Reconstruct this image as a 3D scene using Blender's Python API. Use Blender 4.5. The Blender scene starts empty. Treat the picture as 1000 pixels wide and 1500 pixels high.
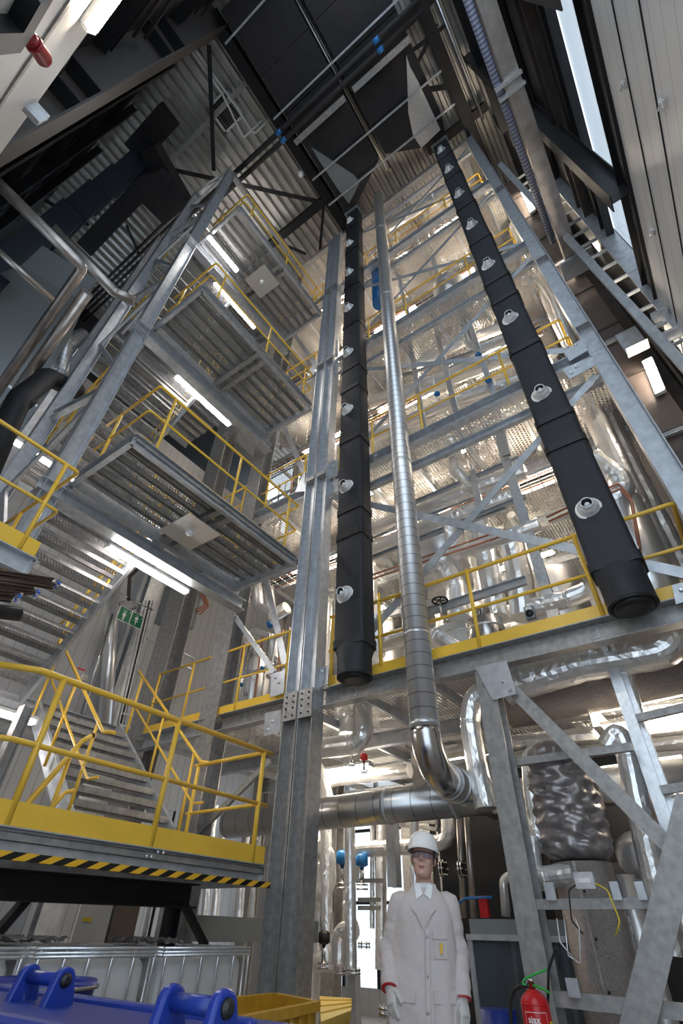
import bpy, math, random
from mathutils import Vector, Matrix
random.seed(7)
R = math.radians
scn = bpy.context.scene
col = scn.collection

# ---------------------------------------------------------------- camera
F_PX = 711.0
AX = Vector((0.57769661, 0.54430646, 0.60827387)).normalized()      # world X seen from the camera (right, down, forward)
ZX = Vector((0.02041297, -0.75460474, 0.65586203)); ZX = (ZX - AX * ZX.dot(AX)).normalized()
YX = ZX.cross(AX)
CAMP = Vector((0, 0, 1.25))
cam_right = Vector((AX[0], YX[0], ZX[0])); cam_down = Vector((AX[1], YX[1], ZX[1])); cam_fwd = Vector((AX[2], YX[2], ZX[2]))
cd = bpy.data.cameras.new('camera'); cam = bpy.data.objects.new('camera', cd); col.objects.link(cam)
cd.sensor_fit = 'VERTICAL'; cd.sensor_height = 36.0; cd.lens = 36.0 * F_PX / 1500.0
cd.clip_start = 0.05; cd.clip_end = 200
mw = Matrix.Identity(4)
for i in range(3):
    mw[i][0] = cam_right[i]; mw[i][1] = -cam_down[i]; mw[i][2] = -cam_fwd[i]; mw[i][3] = CAMP[i]
cam.matrix_world = mw
scn.camera = cam

# ---------------------------------------------------------------- world, exposure
wd = bpy.data.worlds.new('world'); scn.world = wd; wd.use_nodes = True
bg = wd.node_tree.nodes['Background']
bg.inputs['Color'].default_value = (0.72, 0.86, 1.0, 1)
bg.inputs['Strength'].default_value = 1.35
scn.view_settings.view_transform = 'Standard'; scn.view_settings.look = 'None'
scn.view_settings.gamma = 1; scn.view_settings.use_curve_mapping = False
scn.view_settings.exposure = 0.55
TUBE_E = 62.0
scn.cycles.max_bounces = 7; scn.cycles.transparent_max_bounces = 14

def P(u, v, x=None, y=None, z=None):
    """a point of the hall, from where its line of sight meets the plane x, y or z = const"""
    d = cam_right * ((u - 500) / F_PX) + cam_down * ((v - 750) / F_PX) + cam_fwd
    if x is not None: t = (x - CAMP.x) / d.x
    elif y is not None: t = (y - CAMP.y) / d.y
    else: t = (z - CAMP.z) / d.z
    return CAMP + d * t

# ---------------------------------------------------------------- materials
MATS = {}
def mat(name, base=(.5, .5, .5), metal=0., rough=.5, noise=None, bump=None, emit=None, spec=None):
    m = bpy.data.materials.new(name); m.use_nodes = True; nt = m.node_tree
    b = nt.nodes['Principled BSDF']
    b.inputs['Base Color'].default_value = (*base, 1); b.inputs['Metallic'].default_value = metal
    b.inputs['Roughness'].default_value = rough
    if spec is not None: b.inputs['Specular IOR Level'].default_value = spec
    tc = nt.nodes.new('ShaderNodeNewGeometry')
    if noise:                                             # (scale, amount, detail)
        n = nt.nodes.new('ShaderNodeTexNoise'); n.inputs['Scale'].default_value = noise[0]; n.inputs['Detail'].default_value = noise[2]
        nt.links.new(tc.outputs['Position'], n.inputs['Vector'])
        mx = nt.nodes.new('ShaderNodeMix'); mx.data_type = 'RGBA'
        mx.inputs[6].default_value = (*[max(0, c * (1 - noise[1])) for c in base], 1)
        mx.inputs[7].default_value = (*[min(1, c * (1 + noise[1])) for c in base], 1)
        cr = nt.nodes.new('ShaderNodeMapRange'); cr.inputs[1].default_value = .3; cr.inputs[2].default_value = .7
        nt.links.new(n.outputs[0], cr.inputs[0]); nt.links.new(cr.outputs[0], mx.inputs[0])
        nt.links.new(mx.outputs[2], b.inputs['Base Color'])
    if bump:                                              # (scale, strength, detail, distance)
        n2 = nt.nodes.new('ShaderNodeTexNoise'); n2.inputs['Scale'].default_value = bump[0]; n2.inputs['Detail'].default_value = bump[2]
        nt.links.new(tc.outputs['Position'], n2.inputs['Vector'])
        bp = nt.nodes.new('ShaderNodeBump'); bp.inputs['Strength'].default_value = bump[1]; bp.inputs['Distance'].default_value = bump[3]
        nt.links.new(n2.outputs[0], bp.inputs['Height']); nt.links.new(bp.outputs[0], b.inputs['Normal'])
    if emit:
        b.inputs['Emission Color'].default_value = (*emit[0], 1); b.inputs['Emission Strength'].default_value = emit[1]
    MATS[name] = m
    return m

def math_node(nt, op, a, b=None):
    n = nt.nodes.new('ShaderNodeMath'); n.operation = op
    for i, v in enumerate((a, b)):
        if v is None: continue
        if isinstance(v, (int, float)): n.inputs[i].default_value = v
        else: nt.links.new(v, n.inputs[i])
    return n.outputs[0]

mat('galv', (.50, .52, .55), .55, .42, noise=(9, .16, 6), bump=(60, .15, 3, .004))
mat('galv_dark', (.36, .35, .34), .5, .5, noise=(14, .2, 6), bump=(80, .2, 3, .004))  # duller steel, with the shade of lower parts put into its colour
mat('galv_bright', (.72, .73, .75), .75, .3, noise=(20, .12, 5))
mat('yellow', (.86, .53, .06), 0, .32, noise=(3, .05, 3))
mat('black_fabric', (.013, .014, .019), 0, .62, noise=(12, .2, 5), bump=(180, .25, 4, .002))
mat('black_rim', (.006, .006, .007), 0, .5)
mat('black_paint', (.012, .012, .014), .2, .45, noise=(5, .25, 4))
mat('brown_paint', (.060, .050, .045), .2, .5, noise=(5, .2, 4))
mat('dark_lag', (.022, .019, .020), 0, .75, noise=(6, .25, 5), bump=(40, .3, 4, .004))
mat('foil', (.93, .92, .91), .78, .30, bump=(30, .35, 3, .010))
mat('foil_smooth', (.88, .88, .88), .8, .30, bump=(7, .4, 3, .01))
mat('nozzle_metal', (.80, .80, .80), .35, .32)
mat('alu', (.78, .78, .79), .85, .36, bump=(5, .25, 2, .01))
mat('stucco', (.42, .38, .36), 1, .42, noise=(90, .25, 2), bump=(170, 1.0, 2, .01))
mat('steel_pipe', (.48, .44, .41), .85, .38, noise=(6, .2, 5))
mat('stainless', (.62, .60, .59), 1, .22)
mat('white_paint', (.80, .80, .78), 0, .45)
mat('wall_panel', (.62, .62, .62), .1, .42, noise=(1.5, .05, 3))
mat('cladding', (.52, .53, .55), .25, .42, noise=(1.2, .08, 3))
mat('roof_sheet', (.55, .53, .50), .6, .38, noise=(2.5, .15, 4))
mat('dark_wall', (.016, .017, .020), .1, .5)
mat('lag_blue_lit', (.020, .027, .040), .3, .38)  # black lagging with the blue daylight on it put into the colour
mat('grey_box', (.22, .24, .25), .2, .45)
mat('concrete', (.22, .21, .20), 0, .6, noise=(2, .2, 6))
mat('blue_plastic', (.010, .032, .24), 0, .33, noise=(5, .12, 4))
mat('blue_paint', (.02, .16, .42), 0, .3)
mat('ochre_plastic', (.50, .27, .02), 0, .5, noise=(14, .15, 4))
mat('yellow_plastic', (.85, .60, .12), 0, .4)
mat('red_paint', (.55, .012, .015), 0, .28)
mat('red_dark', (.26, .012, .02), 0, .4)
mat('green_paint', (.03, .38, .06), 0, .35)
mat('sign_green', (.0, .16, .06), 0, .4)
mat('white_plain', (.85, .85, .85), 0, .5)
mat('ibc_plastic', (.62, .61, .60), 0, .5, noise=(1.5, .08, 3))
mat('copper', (.50, .22, .14), .6, .4)
mat('rubber', (.008, .008, .008), 0, .5)
mat('quilt', (.33, .30, .30), .6, .36, noise=(12, .1, 3), bump=(30, .3, 4, .01))
mat('coat', (.60, .53, .51), 0, .85, noise=(60, .04, 4), bump=(6, .6, 2, .035))
mat('skin', (.55, .32, .25), 0, .5)
mat('lips', (.42, .17, .15), 0, .45)
mat('hair', (.08, .05, .03), 0, .6)
mat('helmet', (.84, .82, .80), 0, .3)
mat('glove', (.62, .58, .55), 0, .9, bump=(200, .3, 3, .002))
mat_glass0 = None
mat('lamp', (1, 1, 1), 0, .4, emit=((1.0, .86, .68), TUBE_E))
mat('roof_uplight', (1, 1, 1), 0, .4, emit=((1.0, .95, .9), TUBE_E * .22))
mat('lamp_cool', (1, 1, 1), 0, .4, emit=((1.0, .95, .9), TUBE_E * .6))
mat('warn_label', (.80, .62, .03), 0, .5)
mat('blue_cap', (.03, .12, .60), 0, .4)
mat('rod', (.09, .06, .05), .6, .45)
mat('brown_panel', (.11, .085, .075), .1, .5, noise=(4, .15, 4))

def mat_grate(name, base, px, py, hole_x, hole_y, metal=.6):
    m = mat(name, base, metal, .45, noise=(8, .12, 3)); nt = m.node_tree
    b = nt.nodes['Principled BSDF']; out = nt.nodes['Material Output']
    g = nt.nodes.new('ShaderNodeNewGeometry'); sp = nt.nodes.new('ShaderNodeSeparateXYZ'); nt.links.new(g.outputs['Position'], sp.inputs[0])
    row = math_node(nt, 'FLOOR', math_node(nt, 'DIVIDE', sp.outputs[1], py))
    sh = math_node(nt, 'MULTIPLY', math_node(nt, 'MODULO', row, 2.0), .5)
    fx = math_node(nt, 'SUBTRACT', math_node(nt, 'FRACT', math_node(nt, 'ADD', math_node(nt, 'DIVIDE', sp.outputs[0], px), sh)), .5)
    fy = math_node(nt, 'SUBTRACT', math_node(nt, 'FRACT', math_node(nt, 'DIVIDE', sp.outputs[1], py)), .5)
    ex = math_node(nt, 'POWER', math_node(nt, 'DIVIDE', math_node(nt, 'ABSOLUTE', fx), hole_x), 2.0)
    ey = math_node(nt, 'POWER', math_node(nt, 'DIVIDE', math_node(nt, 'ABSOLUTE', fy), hole_y), 2.0)
    hole = math_node(nt, 'LESS_THAN', math_node(nt, 'ADD', ex, ey), 1.0)
    tr = nt.nodes.new('ShaderNodeBsdfTransparent'); mx = nt.nodes.new('ShaderNodeMixShader')
    nt.links.new(hole, mx.inputs[0]); nt.links.new(b.outputs[0], mx.inputs[1]); nt.links.new(tr.outputs[0], mx.inputs[2])
    nt.links.new(mx.outputs[0], out.inputs[0])
mat_grate('grate', (.42, .42, .43), .046, .042, .36, .34)
mat_grate('floor_grate', (.52, .50, .47), .058, .058, .33, .33, .25)

def mat_bands(name, base, metal, rough, axis, period, width, dark):
    """sheet with a dark joint every `period` metres along one axis"""
    m = mat(name, base, metal, rough); nt = m.node_tree; b = nt.nodes['Principled BSDF']
    g = nt.nodes.new('ShaderNodeNewGeometry'); sp = nt.nodes.new('ShaderNodeSeparateXYZ'); nt.links.new(g.outputs['Position'], sp.inputs[0])
    n = nt.nodes.new('ShaderNodeTexNoise'); n.inputs['Scale'].default_value = 2.0; nt.links.new(g.outputs['Position'], n.inputs['Vector'])
    fr = math_node(nt, 'FRACT', math_node(nt, 'DIVIDE', sp.outputs[axis], period))
    ln = math_node(nt, 'LESS_THAN', fr, width)
    mx = nt.nodes.new('ShaderNodeMix'); mx.data_type = 'RGBA'; mx.inputs[6].default_value = (*base, 1); mx.inputs[7].default_value = (*dark, 1)
    nt.links.new(ln, mx.inputs[0]); nt.links.new(mx.outputs[2], b.inputs['Base Color'])
    bp = nt.nodes.new('ShaderNodeBump'); bp.inputs['Strength'].default_value = .6; bp.inputs['Distance'].default_value = .006
    nt.links.new(math_node(nt, 'ADD', ln, math_node(nt, 'MULTIPLY', n.outputs[0], .6)), bp.inputs['Height']); nt.links.new(bp.outputs[0], b.inputs['Normal'])
mat_bands('spiral_z', (.76, .76, .77), .85, .38, 2, .155, .07, (.30, .30, .31))
mat_bands('spiral_x', (.70, .70, .71), .95, .28, 0, .155, .07, (.30, .30, .31))
mat_bands('spiral_y', (.62, .62, .62), .95, .30, 1, .26, .05, (.28, .28, .28))
mat_bands('siding_z', (.80, .81, .82), .05, .4, 2, .12, .10, (.55, .55, .56))
mat_bands('siding_z_dark', (.50, .50, .50), .1, .4, 2, .25, .05, (.30, .30, .30))
mat_bands('siding_x', (.50, .51, .53), .2, .42, 0, .25, .05, (.25, .25, .26))
mat_bands('siding_y', (.40, .41, .43), .2, .42, 1, .25, .05, (.22, .22, .23))
mat_bands('hose', (.20, .22, .30), 0, .5, 0, .06, .4, (.07, .07, .10))

def mat_stripe():
    m = mat('hazard', (.8, .5, .03), 0, .4); nt = m.node_tree; b = nt.nodes['Principled BSDF']
    g = nt.nodes.new('ShaderNodeNewGeometry'); sp = nt.nodes.new('ShaderNodeSeparateXYZ'); nt.links.new(g.outputs['Position'], sp.inputs[0])
    s = math_node(nt, 'SUBTRACT', sp.outputs[0], math_node(nt, 'MULTIPLY', sp.outputs[2], 2.0))
    st = math_node(nt, 'LESS_THAN', math_node(nt, 'FRACT', math_node(nt, 'DIVIDE', s, .20)), .5)
    mx = nt.nodes.new('ShaderNodeMix'); mx.data_type = 'RGBA'; mx.inputs[6].default_value = (.85, .47, .03, 1); mx.inputs[7].default_value = (.01, .01, .01, 1)
    nt.links.new(st, mx.inputs[0]); nt.links.new(mx.outputs[2], b.inputs['Base Color'])
mat_stripe()
def mat_glass(name, tint, alpha):
    m = mat(name, tint, 0, .06); nt = m.node_tree; b = nt.nodes['Principled BSDF']; out = nt.nodes['Material Output']
    tr = nt.nodes.new('ShaderNodeBsdfTransparent'); mx = nt.nodes.new('ShaderNodeMixShader'); mx.inputs[0].default_value = alpha
    nt.links.new(tr.outputs[0], mx.inputs[1]); nt.links.new(b.outputs[0], mx.inputs[2]); nt.links.new(mx.outputs[0], out.inputs[0])
mat_glass('glass', (.75, .8, .85), .12)
mat_glass('lens_dark', (.35, .28, .32), .38)
mat_glass('cabinet_glass', (.10, .12, .14), .45)
mat_glass('daylight_sheet', (.80, .82, .84), .45)

# ---------------------------------------------------------------- mesh building
class MB:
    def __init__(s): s.v = []; s.f = []; s.sm = []
    def add(s, vs, fs, smooth=False):
        o = len(s.v); s.v += [tuple(v) for v in vs]; s.f += [tuple(i + o for i in f) for f in fs]; s.sm += [smooth] * len(fs); return s
    def box(s, a, b):
        x0, y0, z0 = a; x1, y1, z1 = b
        x0, x1 = sorted((x0, x1)); y0, y1 = sorted((y0, y1)); z0, z1 = sorted((z0, z1))
        return s.add([(x0, y0, z0), (x1, y0, z0), (x1, y1, z0), (x0, y1, z0), (x0, y0, z1), (x1, y0, z1), (x1, y1, z1), (x0, y1, z1)],
                     [(3, 2, 1, 0), (4, 5, 6, 7), (0, 1, 5, 4), (1, 2, 6, 5), (2, 3, 7, 6), (3, 0, 4, 7)])
    def obox(s, c, ax, ay, az):                           # centre and three half-axis vectors
        c = Vector(c); ax = Vector(ax); ay = Vector(ay); az = Vector(az)
        vs = [c + ax * i + ay * j + az * k for k in (-1, 1) for j in (-1, 1) for i in (-1, 1)]
        return s.add(vs, [(0, 2, 3, 1), (4, 5, 7, 6), (0, 1, 5, 4), (2, 6, 7, 3), (1, 3, 7, 5), (0, 4, 6, 2)])
    def prof(s, pr, p0, p1, up=(0, 0, 1), smooth=False):  # extrude closed profile (side, up) from p0 to p1
        p0 = Vector(p0); p1 = Vector(p1); d = (p1 - p0).normalized(); up = Vector(up)
        sd = d.cross(up)
        if sd.length < 1e-4: up = Vector((1, 0, 0)); sd = d.cross(up)
        sd.normalize(); u = sd.cross(d).normalized(); n = len(pr)
        vs = [p + sd * a + u * b for p in (p0, p1) for a, b in pr]
        fs = [(i, (i + 1) % n, n + (i + 1) % n, n + i) for i in range(n)] + [tuple(range(n - 1, -1, -1)), tuple(range(n, 2 * n))]
        return s.add(vs, fs, smooth)
    def tube(s, pts, r, n=14, caps=True, bend=None, radii=None):
        pts = [Vector(p) for p in pts]
        if bend:
            q = [pts[0]]
            for i in range(1, len(pts) - 1):
                a, b, c = pts[i - 1], pts[i], pts[i + 1]; u = (a - b); w = (c - b); lu, lw = u.length, w.length
                if lu < 1e-6 or lw < 1e-6: continue
                u.normalize(); w.normalize(); ang = u.angle(w, math.pi)
                if ang > 3.05: q.append(b); continue
                t = min(bend / math.tan(ang / 2), lu * .48, lw * .48); A = b + u * t; C = b + w * t
                for k in range(8):
                    f = k / 7; q.append(A * (1 - f) ** 2 + b * 2 * f * (1 - f) * 1.0 + C * f * f)
            q.append(pts[-1]); pts = q
        m = len(pts); rr = radii if radii and len(radii) == m else [r] * m
        t0 = (pts[1] - pts[0]).normalized(); ref = Vector((0, 0, 1)) if abs(t0.z) < .9 else Vector((1, 0, 0))
        nx = t0.cross(ref).normalized(); vs = []
        for i in range(m):
            t = (pts[min(i + 1, m - 1)] - pts[max(i - 1, 0)]).normalized()
            nx = (nx - t * nx.dot(t)).normalized(); ny = t.cross(nx)
            for k in range(n):
                a = 2 * math.pi * k / n; vs.append(pts[i] + (nx * math.cos(a) + ny * math.sin(a)) * rr[i])
        fs = [(i * n + k, i * n + (k + 1) % n, (i + 1) * n + (k + 1) % n, (i + 1) * n + k) for i in range(m - 1) for k in range(n)]
        s.add(vs, fs, True)
        if caps:
            o = len(s.v) - len(vs); s.f += [tuple(o + k for k in range(n - 1, -1, -1)), tuple(o + (m - 1) * n + k for k in range(n))]; s.sm += [False, False]
        return s
    def crinkle(s, pts, r, n, bend, step=.07, amp=.045, seed=0):
        """tube wrapped in crumpled foil: many small flat facets"""
        t = MB().tube(pts, r, 4, False, bend); m = len(t.v) // 4
        cs = [sum((Vector(t.v[i * 4 + k]) for k in range(4)), Vector()) / 4 for i in range(m)]; q = [cs[0]]
        for a, b in zip(cs, cs[1:]):
            k = max(1, int((b - a).length / step))
            q += [a.lerp(b, j / k) for j in range(1, k + 1)]
        o = len(s.v); s.tube(q, r, n, True); rg = random.Random(seed); g = len(q)
        for i in range(g):
            for k in range(n):
                v = Vector(s.v[o + i * n + k]); d = v - q[i]
                s.v[o + i * n + k] = tuple(v + d * rg.uniform(-amp, amp) + Vector((rg.uniform(-1, 1), rg.uniform(-1, 1), rg.uniform(-1, 1))) * step * .07)
        for i in range(len(s.sm)): s.sm[i] = False
        f2 = []; 
        for f in s.f:
            if len(f) == 4: f2 += [(f[0], f[1], f[2]), (f[0], f[2], f[3])] if rg.random() < .5 else [(f[0], f[1], f[3]), (f[1], f[2], f[3])]
            else: f2.append(f)
        s.f = f2; s.sm = [False] * len(f2); return s
    def lathe(s, base, axis, prof, n=24):                 # prof: (distance along axis, radius)
        base = Vector(base); t = Vector(axis).normalized(); ref = Vector((0, 0, 1)) if abs(t.z) < .9 else Vector((1, 0, 0))
        nx = t.cross(ref).normalized(); ny = t.cross(nx); m = len(prof)
        vs = [base + t * h + (nx * math.cos(2 * math.pi * k / n) + ny * math.sin(2 * math.pi * k / n)) * max(r, 1e-4) for h, r in prof for k in range(n)]
        o = len(s.v); s.add(vs, [(i * n + k, i * n + (k + 1) % n, (i + 1) * n + (k + 1) % n, (i + 1) * n + k) for i in range(m - 1) for k in range(n)], True)
        s.f += [tuple(o + k for k in range(n - 1, -1, -1)), tuple(o + (m - 1) * n + k for k in range(n))]; s.sm += [False, False]
        return s
    def sphere(s, c, r, n=16, m=10, sc=(1, 1, 1)):
        c = Vector(c); vs = [c + Vector((0, 0, -r * sc[2]))]
        for j in range(1, m):
            a = -math.pi / 2 + math.pi * j / m
            for k in range(n): vs.append(c + Vector((math.cos(a) * math.cos(2 * math.pi * k / n) * r * sc[0], math.cos(a) * math.sin(2 * math.pi * k / n) * r * sc[1], math.sin(a) * r * sc[2])))
        vs.append(c + Vector((0, 0, r * sc[2]))); L = len(vs) - 1
        fs = [(0, 1 + (k + 1) % n, 1 + k) for k in range(n)]
        for j in range(m - 2): fs += [(1 + j * n + k, 1 + j * n + (k + 1) % n, 1 + (j + 1) * n + (k + 1) % n, 1 + (j + 1) * n + k) for k in range(n)]
        fs += [(L, 1 + (m - 2) * n + k, 1 + (m - 2) * n + (k + 1) % n) for k in range(n)]
        return s.add(vs, fs, True)
    def poly(s, pts, d):                                  # flat outline thickened along vector d
        d = Vector(d); n = len(pts); pts = [Vector(p) for p in pts]
        return s.add(pts + [p + d for p in pts], [tuple(range(n)), tuple(range(2 * n - 1, n - 1, -1))] + [(i, n + i, n + (i + 1) % n, (i + 1) % n) for i in range(n)])
    def build(s, name, m, parent=None, label=None):
        me = bpy.data.meshes.new(name); me.from_pydata(s.v, [], s.f)
        me.polygons.foreach_set('use_smooth', s.sm); me.materials.append(MATS[m] if isinstance(m, str) else m); me.update()
        o = bpy.data.objects.new(name, me); col.objects.link(o)
        if parent is not None: o.parent = parent; o.matrix_parent_inverse = Matrix.Translation(-parent.location)
        if label: o['label'] = label
        return o

def tag(o, label=None, cat=None, group=None, kind=None):
    if label: o['label'] = label
    if cat: o['category'] = cat
    if group: o['group'] = group
    if kind: o['kind'] = kind
    return o
def thing(name, loc, label, cat, group=None):
    o = bpy.data.objects.new(name, None); col.objects.link(o); o.location = Vector(loc); o.empty_display_size = .1
    bpy_loc = Vector(loc); o.matrix_world = Matrix.Translation(bpy_loc)
    return tag(o, label, cat, group)
def struct(name, mb, m): return tag(mb.build(name, m), kind='structure')

def I(w, h, tf=.014, tw=.010):                            # I section: w across, h deep
    a, b, c = w / 2, h / 2, tw / 2
    return [(-a, -b), (a, -b), (a, -b + tf), (c, -b + tf), (c, b - tf), (a, b - tf), (a, b), (-a, b), (-a, b - tf), (-c, b - tf), (-c, -b + tf), (-a, -b + tf)]
def C(w, h, t=.012, s=1):                                 # channel, back at side s
    a, b = w / 2, h / 2
    q = [(-a, -b), (a, -b), (a, b), (-a, b), (-a, b - t), (a - t, b - t), (a - t, -b + t), (-a, -b + t)]
    return q if s > 0 else [(-x, y) for x, y in reversed(q)]
def Q(w, h): return [(-w / 2, -h / 2), (w / 2, -h / 2), (w / 2, h / 2), (-w / 2, h / 2)]
def L(w, h, t=.01): return [(0, 0), (w, 0), (w, t), (t, t), (t, h), (0, h)]

def member(name, pr, p0, p1, m, label, cat, up=(0, 0, 1), group=None):
    return tag(MB().prof(pr, p0, p1, up).build(name, m), label, cat, group)
def pipe(name, pts, r, m, label, bend=None, n=16, cat='pipe', group=None, clamps=0):
    if m == 'foil': b = MB().crinkle(pts, r, max(14, n), bend if bend else r * 1.6, max(.035, min(.055, r * .45)), .012, len(col.objects))
    else: b = MB().tube(pts, r, n, True, bend if bend else r * 1.6)
    o = b.build(name, m)
    return tag(o, label, cat, group)
def PX(x, *uv): return [P(u, v, x=x) for u, v in uv]

def railing(pts, label, post_at=None, toe=True, h=1.10, r=.021, mid=.55, name='guard_railing', group=None, toe_h=.12, ends=True, posts=True):
    t = thing(name, pts[0], label, 'railing', group); pts = [Vector(p) for p in pts]
    up = Vector((0, 0, 1))
    MB().tube([p + up * h for p in pts], r, 10, True, .05).build('top_rail', 'yellow', t)
    MB().tube([p + up * mid for p in pts], r * .8, 10, True, .05).build('mid_rail', 'yellow', t)
    if post_at is None:
        post_at = []
        for a, b in zip(pts, pts[1:]):
            n = max(1, round((b - a).length / 1.4)); d = (b - a)
            post_at += [a + d * ((i + .5) / n) for i in range(n)] if n > 1 else [a + d * .12, a + d * .88]
    for p in post_at: MB().tube([p, p + up * h], r, 10).build('post', 'yellow', t)
    if toe:
        for a, b in zip(pts, pts[1:]):
            MB().prof(Q(.008, toe_h), a + up * toe_h / 2, b + up * toe_h / 2).build('toe_board', 'yellow', t)
    return t

def tube_lamp(p, d, label, ln=1.5, down=(0, 0, -1), m='lamp', group=None, w=.11):
    p = Vector(p); d = Vector(d).normalized(); dn = Vector(down).normalized()
    t = thing('fluorescent_light', p, label, 'light', group); a = p - d * ln / 2; b = p + d * ln / 2
    MB().prof(Q(w, .04), a - dn * .03, b - dn * .03, -dn).build('housing', 'white_paint', t)
    MB().prof([(-w / 2, .02), (w / 2, .02), (w * .42, -.03), (w * .2, -.05), (-w * .2, -.05), (-w * .42, -.03)], a + d * .03 + dn * .0, b - d * .03 + dn * .0, -dn).build('diffuser', m, t)
    for q in (a, b): MB().prof(Q(w * 1.04, .06), q - d * .015, q + d * .015, -dn).build('end_cap', 'white_paint', t)
    return t

def gusset(a, b, c, d, x, label, bolts, th=-.014):
    """bolted plate with pixel corners on the plane x"""
    t = thing('gusset_plate', P(*a, x=x), label, 'steel plate')
    MB().poly([P(*q, x=x) for q in (a, b, c, d)], (th, 0, 0)).build('plate', 'galv', t)
    for q in bolts:
        p = P(*q, x=x); MB().lathe(p, (-1, 0, 0), [(.0, .022), (.025, .022), (.026, .016), (.045, .014)], 6).build('bolt', 'galv_bright', t)
    return t
#@@STRUCT
# ================================================================ SETTING
LV = [3.80, 8.00, 12.12, 16.30, 20.45]                    # top of steel of the floors of the process tower
XF = 5.25                                                 # front face of the process tower
struct('floor', MB().box((-1.2, -2.4, -.1), (13.2, 13.2, 0)), 'concrete')
# roof of trapezoidal sheet, ribs running along x
b = MB(); y = -3.0; pr = []
while y < 15.6:
    pr += [(y, 21.75), (y + .11, 21.75), (y + .15, 21.90), (y + .26, 21.90)]; y += .30
n = len(pr)
b.add([(x, yy, zz) for x in (-1.9, 13.4) for yy, zz in pr], [(i, i + 1, n + i + 1, n + i) for i in range(n - 1)])
b.box((-1.9, -3, 21.92), (13.4, 15.6, 22.05))
struct('ceiling', b, 'roof_sheet')
# wall close by the camera on the left: white panels low, dark cladding above
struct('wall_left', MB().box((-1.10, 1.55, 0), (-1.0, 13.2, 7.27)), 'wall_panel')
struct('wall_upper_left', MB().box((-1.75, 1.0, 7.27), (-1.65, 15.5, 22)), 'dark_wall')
struct('trim_1', MB().box((-1.0, 1.55, 6.18), (-.985, 13.2, 6.25)), 'galv_dark')
struct('wall_back', MB().box((-1.2, 11.2, 0), (13.2, 11.3, 7.6)).box((2.0, 11.2, 7.6), (13.2, 11.3, 13.6)).box((-1.2, 11.2, 7.6), (.2, 11.3, 13.6)).box((.2, 11.2, 11.6), (2.0, 11.3, 13.6)), 'siding_x')
w = thing('window_4', (1.1, 11.25, 7.6), None, None); w['kind'] = 'structure'
for x in (.2, .8, 1.4, 2.0): MB().box((x - .03, 11.19, 7.6), (x + .03, 11.3, 11.6)).build('window_frame', 'black_paint', w)
MB().box((.2, 11.24, 7.6), (2.0, 11.25, 11.6)).build('pane', 'glass', w)
struct('trim_2', MB().box((-1.2, 11.3, 13.5), (13.2, 15.4, 13.6)), 'dark_wall')
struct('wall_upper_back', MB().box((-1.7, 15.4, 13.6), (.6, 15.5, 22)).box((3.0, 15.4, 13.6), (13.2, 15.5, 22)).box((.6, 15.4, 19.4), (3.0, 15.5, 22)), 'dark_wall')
w = thing('window_2', (1.8, 15.45, 13.6), None, None); w['kind'] = 'structure'
for x in (.6, 1.4, 2.2, 3.0): MB().box((x - .03, 15.4, 13.6), (x + .03, 15.5, 19.4)).build('window_frame', 'black_paint', w)
MB().box((.6, 15.44, 13.6), (3.0, 15.45, 19.4)).build('pane', 'glass', w)
# far wall behind the process tower, with a glazed strip low down
struct('wall_far', MB().box((12.0, -3, 4.6), (12.1, 11.3, 22)).box((12.0, -3, 0), (12.1, 6.6, 4.6)).box((12.0, 10.2, 0), (12.1, 11.3, 4.6)).box((12.0, 6.6, 0), (12.1, 10.2, .4)), 'siding_y')
w = thing('window_1', (12.05, 8.4, .4), None, None); w['kind'] = 'structure'
for i in range(5): MB().box((11.97, 6.6 + i * .9 - .04, .4), (12.08, 6.6 + i * .9 + .04, 4.6)).build('window_frame', 'black_paint', w)
for z in (1.8, 3.2): MB().box((11.98, 6.6, z - .03), (12.06, 10.2, z + .03)).build('glazing_bar', 'black_paint', w)
MB().box((12.02, 6.6, .4), (12.03, 10.2, 4.6)).build('pane', 'glass', w)
# wall on the right, plane y = -1.8: white cladding behind a dark frame
YW = -1.8
struct('wall_right', MB().box((1.3, YW - .22, 0), (12, YW - .12, 9.3)), 'siding_z')
struct('window_3', MB().box((1.0, YW - .20, 9.3), (5.4, YW - .17, 10.9)), 'daylight_sheet')
struct('wall_lower_right', MB().box((1.2, YW + .0, 0), (5.75, YW + .10, 8.20)), 'siding_z_dark')

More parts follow.
